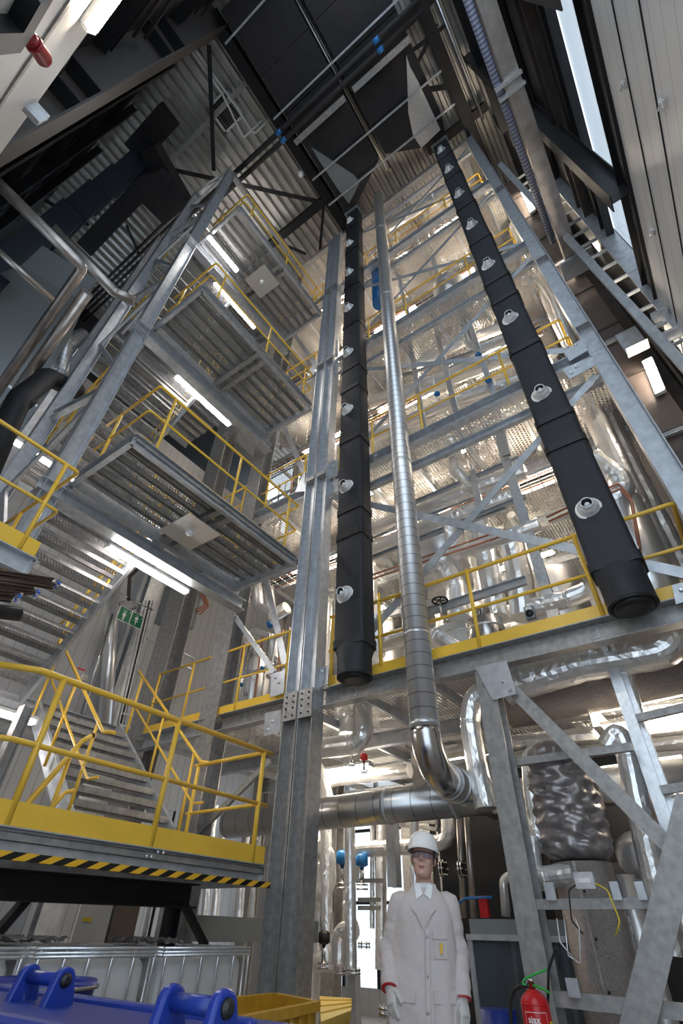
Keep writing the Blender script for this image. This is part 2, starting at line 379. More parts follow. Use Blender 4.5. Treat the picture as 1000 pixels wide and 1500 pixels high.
# ================================================================ STAIR TOWER
TX0, TX1, TY0, TY1 = 1.68, 4.84, 4.46, 5.80
DK = [1.80, 5.92, 10.06, 14.24]                           # landing decks
names4 = ['lowest', 'second', 'third', 'topmost']
def landing(k, x0):
    z = DK[k]; zb = z - .20; nm = names4[k]
    t = thing('landing_platform', ((x0 + TX1) / 2, (TY0 + TY1) / 2, zb), nm + ' landing of the stair tower, galvanised frame around perforated planks' + (' above the striped edge' if k == 0 else ', seen from below'), 'platform')
    MB().prof(C(.07, .19, .010, -1), (x0, TY0, z - .095), (TX1, TY0, z - .095)).prof(C(.07, .19, .010, 1), (x0, TY1, z - .095), (TX1, TY1, z - .095)) \
        .prof(C(.07, .19, .010, 1), (x0, TY0, z - .095), (x0, TY1, z - .095)).prof(C(.07, .19, .010, -1), (TX1, TY0, z - .095), (TX1, TY1, z - .095)).build('edge_frame', 'galv', t)
    n = 6; wy = (TY1 - TY0 - .06) / n
    for i in range(n):
        y0 = TY0 + .03 + i * wy
        g = MB(); g.add([(x0, y0 + .035, z - .03), (TX1, y0 + .035, z - .03), (TX1, y0 + wy - .03, z - .03), (x0, y0 + wy - .03, z - .03)], [(0, 3, 2, 1)])
        pl = g.build('grating_plank', 'grate', t)
        MB().box((x0 + .01, y0 - .030, z - .085), (TX1 - .01, y0 - .026, z - .025)).box((x0 + .01, y0 + .030, z - .085), (TX1 - .01, y0 + .034, z - .025)).box((x0 + .01, y0 - .030, z - .035), (TX1 - .01, y0 + .034, z - .03)).box((x0 + .01, y0 - .030, z - .085), (TX1 - .01, y0 - .012, z - .081)).box((x0 + .01, y0 + .016, z - .085), (TX1 - .01, y0 + .034, z - .081)).build('plank_rib', 'galv_dark', pl)
    xm = 3.30
    if k: MB().prof(C(.09, .12, .010, 1), (xm - .1, TY0, z - .12), (xm - .1, TY1, z - .12)).prof(C(.09, .12, .010, -1), (xm + .1, TY0, z - .12), (xm + .1, TY1, z - .12)).build('cross_beam', 'galv_dark', t)
    if k in (1, 3):
        MB().box((2.92, 4.78, zb - .06), (3.52, 5.46, zb - .055)).build('mounting_plate', 'alu', t)
        MB().lathe((3.22, 5.12, zb - .06), (0, 0, -1), [(0, .055), (.03, .055), (.045, .03), (.05, .0)], 20).build('smoke_detector', 'white_plain', t)
    return t
for k in range(4): landing(k, TX0 if k else .9)
# bolts on the lowest platform edge and the striped guard under it
t = MB().prof(Q(.05, .05), (.6, TY0 - .05, 1.625), (TX1 + .03, TY0 - .05, 1.625)).build('hazard_strip', 'hazard')
tag(t, 'yellow and black striped bumper strip under the edge of the lowest landing', 'safety strip')
for i, x in enumerate((3.30, 3.36, 3.25, 3.42)):
    tag(MB().lathe((x, TY0 - .045, 1.73 + .04 * (i % 2)), (0, -1, 0), [(0, .014), (.012, .014), (.013, .009), (.02, .009)], 6).build('bolt', 'galv_bright'), 'small bolt in the grey edge beam of the lowest landing', 'bolt', 'bolts in the lowest landing edge')
# handrails of the landings
railing([(.7, 5.2, DK[0]), (1.78, TY0 - .0, DK[0]), (4.76, TY0, DK[0])], 'yellow railing along the front of the lowest landing',
        post_at=[Vector((.85, 5.1, DK[0])), Vector((2.0, TY0, DK[0])), Vector((3.30, TY0, DK[0])), Vector((4.62, TY0, DK[0]))], toe=False, r=.027)
railing([(4.66, TY0 + .02, DK[0]), (4.66, 5.72, DK[0])], 'short yellow return rail from the lowest landing corner to the stair foot', post_at=[Vector((4.66, 5.66, DK[0]))], toe=False, r=.024)
t = thing('handrail', P(32, 1188, y=5.0), 'slanting yellow handrail beside the foot of the left stair rail', 'railing')
MB().tube([P(20, 1200, y=5.0), P(120, 1086, y=5.35), P(134, 1078, y=5.35)], .026, 10, True, .1).build('top_rail', 'yellow', t); MB().tube([P(134, 1078, y=5.35), P(137, 1077, y=5.35)], .027, 10).build('end_plug', 'rubber', t)
MB().tube([P(70, 1190, y=5.2), P(95, 1161, y=5.3), P(108, 1158, y=5.3)], .020, 10, True, .08).build('mid_rail', 'yellow', t)
p = P(104, 1104, y=5.3); MB().tube([p, Vector((p.x, p.y, DK[0]))], .022, 10).build('post', 'yellow', t)
member('support_leg', I(.14, .12), P(40, 1035, y=6.4), Vector((P(40, 1035, y=6.4).x, 6.4, 0)), 'galv_dark', 'galvanised leg under the left stair stringer, behind the yellow posts', 'steel post', up=(1, 0, 0))
# its toe board
tag(MB().prof(Q(.008, .16), (.9, TY0 - .01, DK[0] + .08), (4.80, TY0 - .01, DK[0] + .08)).build('toe_board', 'yellow'), 'wide yellow kick plate along the lowest landing', 'kick plate')
for k in (1, 2, 3):
    z = DK[k]
    railing([(1.72, TY1 - .05, z), (1.72, TY0 + .02, z), (4.80, TY0 + .02, z), (4.80, TY0 + .5, z)], 'yellow railing round the ' + names4[k] + ' landing of the stair tower',
            post_at=[Vector((2.0, TY0 + .02, z)), Vector((3.35, TY0 + .02, z)), Vector((4.55, TY0 + .02, z)), Vector((1.72, TY0 + .9, z))], toe_h=.06)
# main carrying beams behind the landings
for k in (1, 2, 3):
    z = DK[k] - .34
    member('support_beam', I(.20, .20), (1.35, 5.90, z), (5.12, 5.90, z), 'galv', 'heavy galvanised beam carrying the back edge of the ' + names4[k] + ' landing', 'steel beam')
# lamps under the landings
tube_lamp((3.35, 6.12, 5.44), (1, 0, 0), 'lit fluorescent tube under the second landing, above the stairs', m='lamp_cool')
tube_lamp((3.28, 6.09, 9.66), (1, 0, 0), 'lit fluorescent tube under the third landing', m='lamp_cool')
tube_lamp((3.25, 6.09, 13.84), (1, 0, 0), 'lit fluorescent tube under the beam of the topmost landing', m='lamp_cool')
tube_lamp((2.15, 5.45, 13.95), (1, 0, 0), 'short lit fluorescent tube under the left end of the topmost landing', ln=1.0, m='lamp_cool')
tube_lamp((1.9, 7.9, 7.55), (1, 0, 0), 'lit fluorescent tube under the half landing behind the second landing', m='lamp_cool')
tube_lamp((2.35, 7.25, 3.30), (1, 0, 0), 'lit fluorescent tube at the left edge below the stair flight', m='lamp_cool')
for i, (x, y) in enumerate(((2.3, 7.4), (4.0, 7.4), (3.2, 9.3))):  # added uplights, out of sight behind the tower, to brighten the roof
    tube_lamp((x, y, 18.7), (1, 0, 0), 'added uplight for the roof over the head of the stair tower, ' + ['left', 'right', 'rear'][i], down=(0, 0, 1), m='roof_uplight')
    pipe('uplight_hanger', [(x, y, 18.75), (x, y, 21.7)], .02, 'galv', 'thin drop rod holding an added roof uplight over the stair tower, ' + ['left', 'right', 'rear'][i], n=8, cat='rod')
# half landings on the far side
for k in range(4):
    z = LV[k]; t = thing('half_landing', (3.3, 8.7, z - .2), 'far half landing of the stair tower, ' + ['lowest', 'second', 'third', 'topmost'][k] + ' of the four', 'platform')
    MB().prof(C(.07, .19, .01, -1), (1.6, 8.05, z - .095), (5.0, 8.05, z - .095)).prof(C(.07, .19, .01, 1), (1.6, 9.4, z - .095), (5.0, 9.4, z - .095)).prof(C(.07, .19, .01, 1), (1.6, 8.05, z - .095), (1.6, 9.4, z - .095)).build('edge_frame', 'galv', t)
    for i in range(5):
        y0 = 8.1 + i * .26
        pl = MB().add([(1.6, y0 + .05, z - .03), (5, y0 + .05, z - .03), (5, y0 + .23, z - .03), (1.6, y0 + .23, z - .03)], [(0, 3, 2, 1)]).build('grating_plank', 'grate', t)
        MB().box((1.6, y0 - .03, z - .08), (5, y0 - .02, z - .02)).box((1.6, y0 + .04, z - .08), (5, y0 + .05, z - .02)).build('plank_rib', 'galv_dark', pl)
    if k: railing([(1.66, 8.1, z), (1.66, 9.35, z), (4.9, 9.35, z)], 'yellow railing round the far half landing, ' + ['', 'second', 'third', 'topmost'][k] + ' one', toe_h=.06)

def flight(x0, x1, ya, za, yb, zb, label, rail_label, n=10, rail_sides=(0, 1)):
    """stair from (ya, za) up to (yb, zb) between the stringers x0 and x1"""
    t = thing('stair_flight', ((x0 + x1) / 2, ya, za), label, 'stairs'); dy = (yb - ya) / (n + 1); dz = (zb - za) / (n + 1)
    d = Vector((0, yb - ya, zb - za)).normalized(); upv = Vector((1, 0, 0)).cross(d)
    if upv.z < 0: upv = -upv
    for x, s in ((x0, 1), (x1, -1)):
        MB().prof(C(.05, .22, .010, 1 if (s > 0) == (yb > ya) else -1), (x, ya, za - .06), (x, yb, zb - .06), upv).build('stringer', 'galv', t)
    for i in range(1, n + 1):
        y = ya + dy * i; z = za + dz * i; w = .125
        sg = 1 if dy > 0 else -1
        tr = MB().add([(x0 + .03, y - w, z), (x1 - .03, y - w, z), (x1 - .03, y + w, z), (x0 + .03, y + w, z)], [(0, 3, 2, 1)]).build('tread', 'grate', t)
        fy = y - sg * w; by = y + sg * w
        MB().box((x0 + .03, fy - .006, z - .075), (x1 - .03, fy + .006, z + .002)).box((x0 + .03, fy - .006, z - .075), (x1 - .03, fy + sg * .03, z - .07)).box((x0 + .03, by - .004, z - .06), (x1 - .03, by + .004, z)).build('nosing', 'galv_dark', tr)
    for q, sd in enumerate(rail_sides):
        x = (x0 - .05, x1 + .05)[sd]; up = Vector((0, 0, 1))
        a = Vector((x, ya + dy, za + dz)); c = Vector((x, yb - dy * .3, zb - dz * .3))
        r = thing('stair_railing', a, rail_label[q], 'railing')
        f = Vector((0, dy, 0)).normalized()
        MB().tube([a + up * 1.0 - f * .25 - up * .05, a + up * 1.0, c + up * 1.0], .022, 10, True, .1).build('top_rail', 'yellow', r)
        MB().tube([a + up * .5 - f * .2, a + up * .5, c + up * .5], .017, 10, True, .1).build('mid_rail', 'yellow', r)
        for tt in (.08, .5, .92):
            p = a.lerp(c, tt); MB().tube([p - up * .12, p + up * 1.0], .020, 10).build('post', 'yellow', r)
    return t
SY0, SY1 = 5.86, 8.0
ord5 = ['lowest', 'second', 'third', 'fourth']
for k in range(4):
    if k < 4: flight(3.30, 4.72, 5.55, DK[k], SY1, LV[k], 'right-hand stair flight rising away from the ' + names4[k] + ' landing',
           ['left yellow handrail of the stair flight above the ' + names4[k] + ' landing', 'right yellow handrail of the stair flight above the ' + names4[k] + ' landing'], rail_sides=(0, 1))
    if k < 3: flight(1.72, 3.10, SY1, LV[k], SY0, DK[k + 1], 'left-hand stair flight seen from below, rising to the ' + names4[k + 1] + ' landing',
           ['left yellow handrail of the stair flight rising to the ' + names4[k + 1] + ' landing', 'right yellow handrail of the stair flight rising to the ' + names4[k + 1] + ' landing'], rail_sides=(0, 1))
# tower columns
member('steel_column', I(.20, .24), (1.52, 5.92, 0), (1.52, 5.92, 20.0), 'galv', 'tall galvanised column on the left of the stair tower, nearest the camera', 'steel column', up=(1, 0, 0))
member('steel_column', I(.20, .22), (1.32, 7.3, 0), (1.32, 7.3, 20.0), 'galv', 'second galvanised column on the left of the stair tower, further back', 'steel column', up=(1, 0, 0))
member('steel_column', I(.24, .24), (1.52, 9.5, 0), (1.52, 9.5, 20.0), 'galv', 'galvanised column at the back left corner of the stair tower', 'steel column', up=(1, 0, 0))
for k in range(5):
    for j, (z0, z1) in enumerate(((LV[k] - 3.6, LV[k] - 1.9), (LV[k] - 1.9, LV[k] - .2))):
        if z1 < 3: continue
        a, c = ((1.50, 6.02), (1.33, 7.20)) if j == 0 else ((1.33, 7.20), (1.50, 6.02))
        member('brace', Q(.05, .09), (*a, z0), (*c, z1), 'galv', ['rising', 'falling'][j] + ' diagonal brace between the left tower columns, ' + ['first', 'second', 'third', 'fourth', 'fifth'][k] + ' bay from below', 'brace')
    member('cross_tie', C(.10, .16), (1.50, 6.02, LV[k] - .1), (1.32, 7.20, LV[k] - .1), 'galv', 'level tie between the left tower columns at the ' + ['first', 'second', 'third', 'fourth', 'fifth'][k] + ' floor', 'steel beam')
# tie from tower top to the process tower
member('support_beam', I(.16, .18), (1.52, 5.92, 19.75), (5.12, 5.92, 19.75), 'galv_dark', 'top tie beam between the stair tower and the process tower', 'steel beam')
member('support_beam', I(.16, .18), (1.52, 5.92, 19.75), (1.32, 7.3, 19.75), 'galv_dark', 'top tie beam between the two left tower columns', 'steel beam')

# walkway on the left at the level of the first floor
WX = 1.34
t = thing('walkway', (.2, 5, 3.6), 'galvanised walkway end at the left edge, above the bundles of rods', 'platform')
MB().prof(C(.07, .19, .01, -1), (-.95, 4.46, 3.70), (WX, 4.46, 3.70)).prof(C(.07, .19, .01, -1), (WX, 4.46, 3.70), (WX, 8.6, 3.70)).build('edge_frame', 'galv', t)
MB().add([(-.95, 4.5, 3.78), (WX, 4.5, 3.78), (WX, 8.6, 3.78), (-.95, 8.6, 3.78)], [(0, 3, 2, 1)]).build('grating', 'grate', t)
for yy in (5.4, 6.6, 7.8): MB().prof(I(.1, .12), (-.95, yy, 3.69), (WX, yy, 3.69)).build('joist', 'galv_dark', t)
railing([(-.95, 4.44, 3.80), (1.30, 4.44, 3.80), (1.30, 8.5, 3.80)], 'yellow railing of the walkway end at the left edge of the picture', post_at=[Vector((1.16, 4.44, 3.8)), Vector((-.3, 4.44, 3.8)), Vector((1.30, 5.6, 3.8)), Vector((1.30, 7.2, 3.8))], toe_h=.16)
# racks of rods under the walkway
for i, (u, v, lab) in enumerate([(20, 875, 'left'), (48, 868, 'middle'), (78, 855, 'right')]):
    e = P(u, v, y=4.3); t = thing('rod_bundle', e, 'bundle of brown rods with blue end caps under the walkway, ' + ['leftmost', 'middle', 'rightmost'][i] + ' of three', 'rods')
    for j in range(9):
        a = e + Vector((0, (j % 3 - 1) * .028, (j // 3 - 1) * .028)); q = a + Vector((-1.5, .5, -.3)).normalized() * 1.2
        MB().tube([q, a + Vector((random.uniform(-.03, .03), 0, 0))], .011, 6).build('rod', 'rod', t)
        MB().tube([a + (a - q).normalized() * .02, a + (a - q).normalized() * .045], .0125, 6).build('end_cap', 'blue_cap' if j % 2 else 'steel_pipe', t)
e = P(30, 900, y=4.3); pipe('black_tube', [e + Vector((-1.3, .2, -.35)), e], .06, 'black_paint', 'thick black tube under the bundles of rods', cat='tube')
member('rod_rack', C(.10, .12), (-.9, 4.5, 3.2), (1.15, 4.5, 3.2), 'galv', 'galvanised rack arm holding the bundles of rods', 'rack')
#@@TOWER
# ================================================================ PROCESS TOWER STEEL
def fpx(u, v): return P(u, v, x=XF)
t = thing('steel_column', (5.20, 4.39, 0), 'double galvanised column between the stair landings and the black fabric duct', 'steel column')
for i, y in enumerate((4.26, 4.53)):
    MB().prof(I(.24, .25), (5.22, y, 0), (5.22, y, 3.50), (0, 1, 0)).build('lower_section', 'galv_dark', t)
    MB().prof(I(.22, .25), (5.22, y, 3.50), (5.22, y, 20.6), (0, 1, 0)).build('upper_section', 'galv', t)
    pl = MB().box((5.085, y - .12, 3.40), (5.10, y + .12, 3.78)).build('splice_plate', 'galv_dark', t)
    for dy in (-.06, .06):
        for z in (3.46, 3.56, 3.64, 3.72): MB().lathe((5.085, y + dy, z), (-1, 0, 0), [(0, .014), (.012, .013)], 6).build('bolt', 'black_paint', pl)
    for z in (8.0, 12.1, 16.2):
        MB().box((5.09, y - .10, z - .05), (5.34, y + .10, z + .05)).build('stiffener', 'galv_dark', t)
member('steel_column', I(.22, .24), (5.36, -.76, 0), (5.36, -.76, 20.9), 'galv', 'tall galvanised column on the right of the process tower', 'steel column', up=(0, 1, 0))
for z in (8.6, 11.2, 15.5): tag(MB().box((5.25, -.86, z), (5.47, -.66, z + .02)).build('stiffener_plate', 'galv_dark'), 'small stiffener plate inside the tall right column', 'steel plate', 'stiffeners of the right column')
member('steel_column', I(.20, .22), (5.36, 1.81, 0), (5.36, 1.81, 3.56), 'galv_dark', 'galvanised column under the first floor, beside the red extinguisher', 'steel column', up=(1, 0, 0))
member('steel_column', I(.40, .30, .018), (5.40, 6.40, 0), (5.40, 6.40, 20.4), 'galv_dark', 'galvanised column behind the right end of the stair landings', 'steel column', up=(1, 0, 0))
member('steel_column', I(.60, .34, .02), (5.60, 8.45, 0), (5.60, 8.45, 20.4), 'galv_dark', 'galvanised column at the far corner behind the stairs', 'steel column', up=(1, 0, 0))
for j, y in enumerate((-.76, 1.81, 4.4, 6.28, 8.25)):
    for i, x in enumerate((8.6, 11.4)):
        member('steel_column', I(.24, .24), (x, y, 0), (x, y, 20.4), 'galv_dark', ['middle', 'rear'][i] + ' row column of the process tower, ' + ['first', 'second', 'third', 'fourth', 'fifth'][j] + ' from the right', 'steel column')
ordL = ['first', 'second', 'third', 'fourth', 'top']
for k, z in enumerate(LV):
    nm = ordL[k]
    if k < 4:
        member('floor_beam', C(.15, .25, .012, 1), (XF + .05, -2.2 if k == 0 else -.66, z - .125), (XF + .05, 4.12, z - .125), 'galv' if k else 'galv_dark', 'long galvanised edge beam of the ' + nm + ' floor behind the black fabric ducts', 'steel beam')  # first floor: web shade under the flange put into the darker steel
        member('floor_beam', C(.15, .25, .012, 1), (XF + .05, 4.66, z - .125), (XF + .05, 6.15, z - .125), 'galv' if k else 'galv_dark', 'short edge beam of the ' + nm + ' floor, left of the double column', 'steel beam')
        member('floor_beam', C(.15, .25, .012, 1), (XF + .05, 6.45, z - .125), (XF + .05, 8.1, z - .125), 'galv', 'edge beam of the ' + nm + ' floor beside the stairs', 'steel beam')
    else:
        member('floor_beam', I(.16, .26), (XF + .05, -.66, z - .1), (XF + .05, 8.1, z - .1), 'galv_dark', 'top edge beam of the process tower under the roof', 'steel beam')
    if k: member('floor_beam', C(.08, .16, .01, 1), (XF + .25, -.66, z - .52), (XF + .25, 4.12, z - .52), 'galv', 'slimmer beam just under the ' + nm + ' floor edge', 'steel beam')
    t = thing('grating_floor', (8.5, 3.5, z - .1), 'perforated grating floor of the ' + nm + ' storey, seen from below', 'floor grating')
    ys = [-.9, 1.8, 4.4, 8.4]
    for a, c in zip(ys, ys[1:]):
        # the planks leave an opening for the pipes
        MB().add([(XF + .1, a + .03, z - .03), (11.8, a + .03, z - .03), (11.8, c - .03, z - .03), (XF + .1, c - .03, z - .03)], [(0, 3, 2, 1)]).build('grating', 'floor_grate', t)
    for i in range(9):
        y = -.45 + i * 1.02
        MB().prof(C(.06, .12, .008, 1), (XF + .1, y, z - .10), (11.8, y, z - .10)).build('joist', 'galv', t)
    for x in (7.0, 8.6, 10.2): MB().prof(I(.12, .2), (x, -.8, z - .22), (x, 8.3, z - .22)).build('cross_beam', 'galv', t)
# face railings
z = LV[0]
railing([(7.6, -.62, z), (XF + .05, -.62, z), (XF + .05, 4.05, z)], 'yellow railing with kick plate along the first floor of the process tower',
        post_at=[P(558, 975, x=5.3), P(703, 948, x=5.3), P(884, 903, x=5.3), Vector((5.3, 4.0, z)), Vector((6.6, -.62, z))], toe_h=.17, r=.026)
railing([(XF + .05, 4.72, z), (XF + .05, 8.1, z)], 'yellow first-floor railing left of the double column', post_at=[Vector((5.3, 4.85, z)), Vector((5.3, 5.85, z)), Vector((5.3, 7.1, z)), Vector((5.3, 8.05, z))], toe_h=.15)
for k in (1, 2, 3):
    z = LV[k]
    railing([(6.6, -.52, z), (XF + .05, -.52, z), (XF + .05, 3.99, z)], 'yellow railing along the ' + ordL[k] + ' floor behind the black ducts',
            post_at=[Vector((5.3, y, z)) for y in (.55, 2.15, 3.2, 3.97)], toe_h=.06)
    railing([(XF + .05, 4.72, z), (XF + .05, 6.1, z)], 'yellow railing of the ' + ordL[k] + ' floor left of the double column', toe_h=.06)
    railing([(XF + .05, 6.5, z), (XF + .05, 8.1, z)], 'yellow railing of the ' + ordL[k] + ' floor beside the stair head', toe_h=.06)
# crossed braces of the face
def brace(a, c, label, w=.12, x=XF + .02):
    return member('brace', Q(.012, w), a, c, 'galv', label, 'brace', up=(0, 1, 0) if abs(a[1] - c[1]) < abs(a[2] - c[2]) * 0 else (0, 0, 1))
for k in range(4):
    z0, z1 = LV[k] + .12, LV[k + 1] - .55
    brace((5.31, 4.1, z1), (5.31, -.6, z0), 'flat brace falling to the right between the ' + ordL[k] + ' and ' + ordL[k + 1] + ' floors')
    brace((5.34, 4.1, z0), (5.34, -.6, z1), 'flat brace rising to the right between the ' + ordL[k] + ' and ' + ordL[k + 1] + ' floors')
    if k < 3: brace((5.34, 4.75, z0), (5.34, 6.1, z1), 'flat brace left of the double column between the ' + ordL[k] + ' and ' + ordL[k + 1] + ' floors')
# braces below the first floor
member('brace', Q(.012, .13), P(752, 1012, x=5.3), P(1010, 1270, x=5.3), 'galv_dark', 'wide flat brace running down to the right from the plate under the first floor', 'brace')
member('brace', Q(.02, .20), P(1012, 1170, x=5.2), P(925, 1540, x=5.2), 'galv_dark', 'wide flat brace at the lower right edge, rising to the right', 'brace')
member('brace', Q(.05, .08), P(395, 1115, x=5.5), P(285, 1225, x=5.5), 'galv_dark', 'slim brace behind the right end of the yellow railing', 'brace')
member('brace', Q(.05, .08), P(345, 905, x=5.3), P(402, 985, x=5.3), 'galv', 'diagonal brace from the column behind the landings down to the double column', 'brace')
# gusset plates
gusset((696, 978), (742, 968), (757, 1017), (722, 1026), 5.235, 'bolted plate on the short column under the first floor', [(737, 999), (748, 1011)])
gusset((456, 985), (481, 975), (481, 1003), (456, 1013), 5.235, 'bolted plate right of the double column on the first-floor beam', [(465, 993), (473, 984)])
gusset((398, 988), (418, 982), (416, 1016), (396, 1022), 5.235, 'bolted plate left of the double column on the first-floor beam', [(404, 993), (409, 1000)])
gusset((389, 1045), (413, 1040), (411, 1073), (387, 1079), 5.235, 'bolted plate left of the double column under the first-floor beam', [(400, 1057), (394, 1069)])
gusset((984, 858), (1004, 853), (1010, 880), (990, 886), 5.235, 'bolted plate at the foot of the brace at the right edge', [(998, 866)])
gusset((826, 516), (853, 496), (861, 514), (834, 530), 5.235, 'bolted plate beside the right column over the second-floor beam', [(832, 509), (843, 507)])
gusset((824, 541), (868, 523), (872, 536), (834, 556), 5.235, 'bolted plate beside the right column under the second-floor beam', [(837, 548), (844, 539)])
for j, (u, v, lab) in enumerate([(483, 690, 'second'), (483, 515, 'third')]):
    gusset((u - 8, v - 8), (u + 12, v - 17), (u + 12, v + 7), (u - 8, v + 15), 5.235, 'bolted plate between the double column and the left fabric duct at the ' + lab + ' floor', [(u - 1, v), (u + 6, v - 7)])
    gusset((u - 8, v + 21), (u + 12, v + 12), (u + 12, v + 30), (u - 8, v + 39), 5.235, 'lower bolted plate between the double column and the left fabric duct at the ' + lab + ' floor', [(u - 1, v + 26), (u + 6, v + 20)])
gusset((438, 708), (447, 690), (447, 720), (432, 722), 5.235, 'bolted plate left of the double column on the second-floor beam', [(441, 700)])
gusset((452, 545), (465, 524), (461, 548), (455, 552), 5.235, 'bolted plate left of the double column on the third-floor beam', [(459, 540)])

# slender verticals and rails behind the face
def vpost(a, c, x, label, m='galv_bright', w=.11): return member('post', C(w, .07, .008, 1), P(*a, x=x), P(*c, x=x), m, label, 'steel post', up=(1, 0, 0))
vp = [((597, 478), (621, 628), 'first from the left'), ((633, 457), (668, 604), 'second from the left'), ((674, 434), (723, 578), 'third from the left')]
for a, c, lab in vp: vpost(a, c, 6.2, 'slim channel post between the second and third floors, ' + lab)
vpost((731, 640), (813, 909), 6.2, 'slim channel post between the first and second floors, right of the vessel', w=.15)
vpost((725, 590), (742, 668), 6.1, 'slim channel post hanging under the second-floor beam', w=.14)
vpost((692, 690), (702, 740), 6.2, 'short channel post beside the bent foil pipe')
for a, c, lab in [((570, 350), (602, 480), 'first'), ((622, 330), (650, 440), 'second'), ((680, 300), (700, 400), 'third')]:
    vpost(a, c, 6.2, 'slim post between the third and fourth floors, ' + lab + ' from the left')
for a, c, lab in [((546, 300), (552, 395), 'first'), ((608, 270), (622, 330), 'second')]:
    vpost(a, c, 6.4, 'slim post above the fourth floor, ' + lab + ' from the left')
def hrail(a, c, x, label, h=.07, m='galv'): return member('rail', C(.06, h, .006, -1), P(*a, x=x), P(*c, x=x), m, label, 'steel rail')
hrail((607, 736), (760, 671), 6.2, 'channel rail in front of the foil pipes, upper one under the second floor')
hrail((545, 817), (770, 727), 6.2, 'channel rail in front of the foil pipes, lower one under the second floor')
hrail((612, 790), (740, 745), 6.25, 'channel rail crossing behind the crossed braces')
hrail((620, 898), (770, 850), 6.0, 'wide cable rail behind the first-floor railing', h=.13)
hrail((562, 560), (740, 500), 6.3, 'channel rail above the second-floor railing')
hrail((560, 392), (700, 315), 6.3, 'thin channel rail between the third and fourth floors, lower')
hrail((545, 352), (690, 268), 6.3, 'thin channel rail under the fourth floor')
# lower right frame
member('post', C(.11, .14, .01, 1), P(885, 940, x=5.9), P(992, 1250, x=5.9), 'galv_bright', 'bright galvanised double post right of the quilted jacket', 'steel post', up=(1, 0, 0))
member('post', C(.11, .14, .01, -1), P(893, 940, x=5.98), P(1004, 1250, x=5.98), 'galv_bright', 'rear half of the bright double post at the right', 'steel post', up=(1, 0, 0))
member('rail', Q(.06, .07), P(748, 1118, x=5.6), P(926, 1094, x=5.6), 'galv_dark', 'level rail between the short column and the bright double post', 'steel rail')
member('rail', Q(.06, .07), P(932, 1053, x=5.8), P(1005, 1036, x=5.8), 'galv_dark', 'short level rail at the right edge under the first floor', 'steel rail')
member('rail', Q(.06, .07), P(968, 1158, x=5.8), P(1005, 1152, x=5.8), 'galv_dark', 'short level rail at the right edge, lower', 'steel rail')
member('rail', Q(.06, .07), P(782, 1325, x=5.3), P(968, 1323, x=5.3), 'galv_dark', 'level rail with blank plates in front of the insulated vessel', 'steel rail')
member('rail', Q(.06, .09), P(808, 1462, x=5.3), P(1010, 1483, x=5.3), 'galv_dark', 'lowest level rail across the insulated vessel', 'steel rail')
member('floor_beam', C(.10, .22, .012, -1), (6.4, 1.0, 3.2), (11.8, 1.0, 3.2), 'galv_dark', 'beam running back under the first floor behind the short column', 'steel beam')
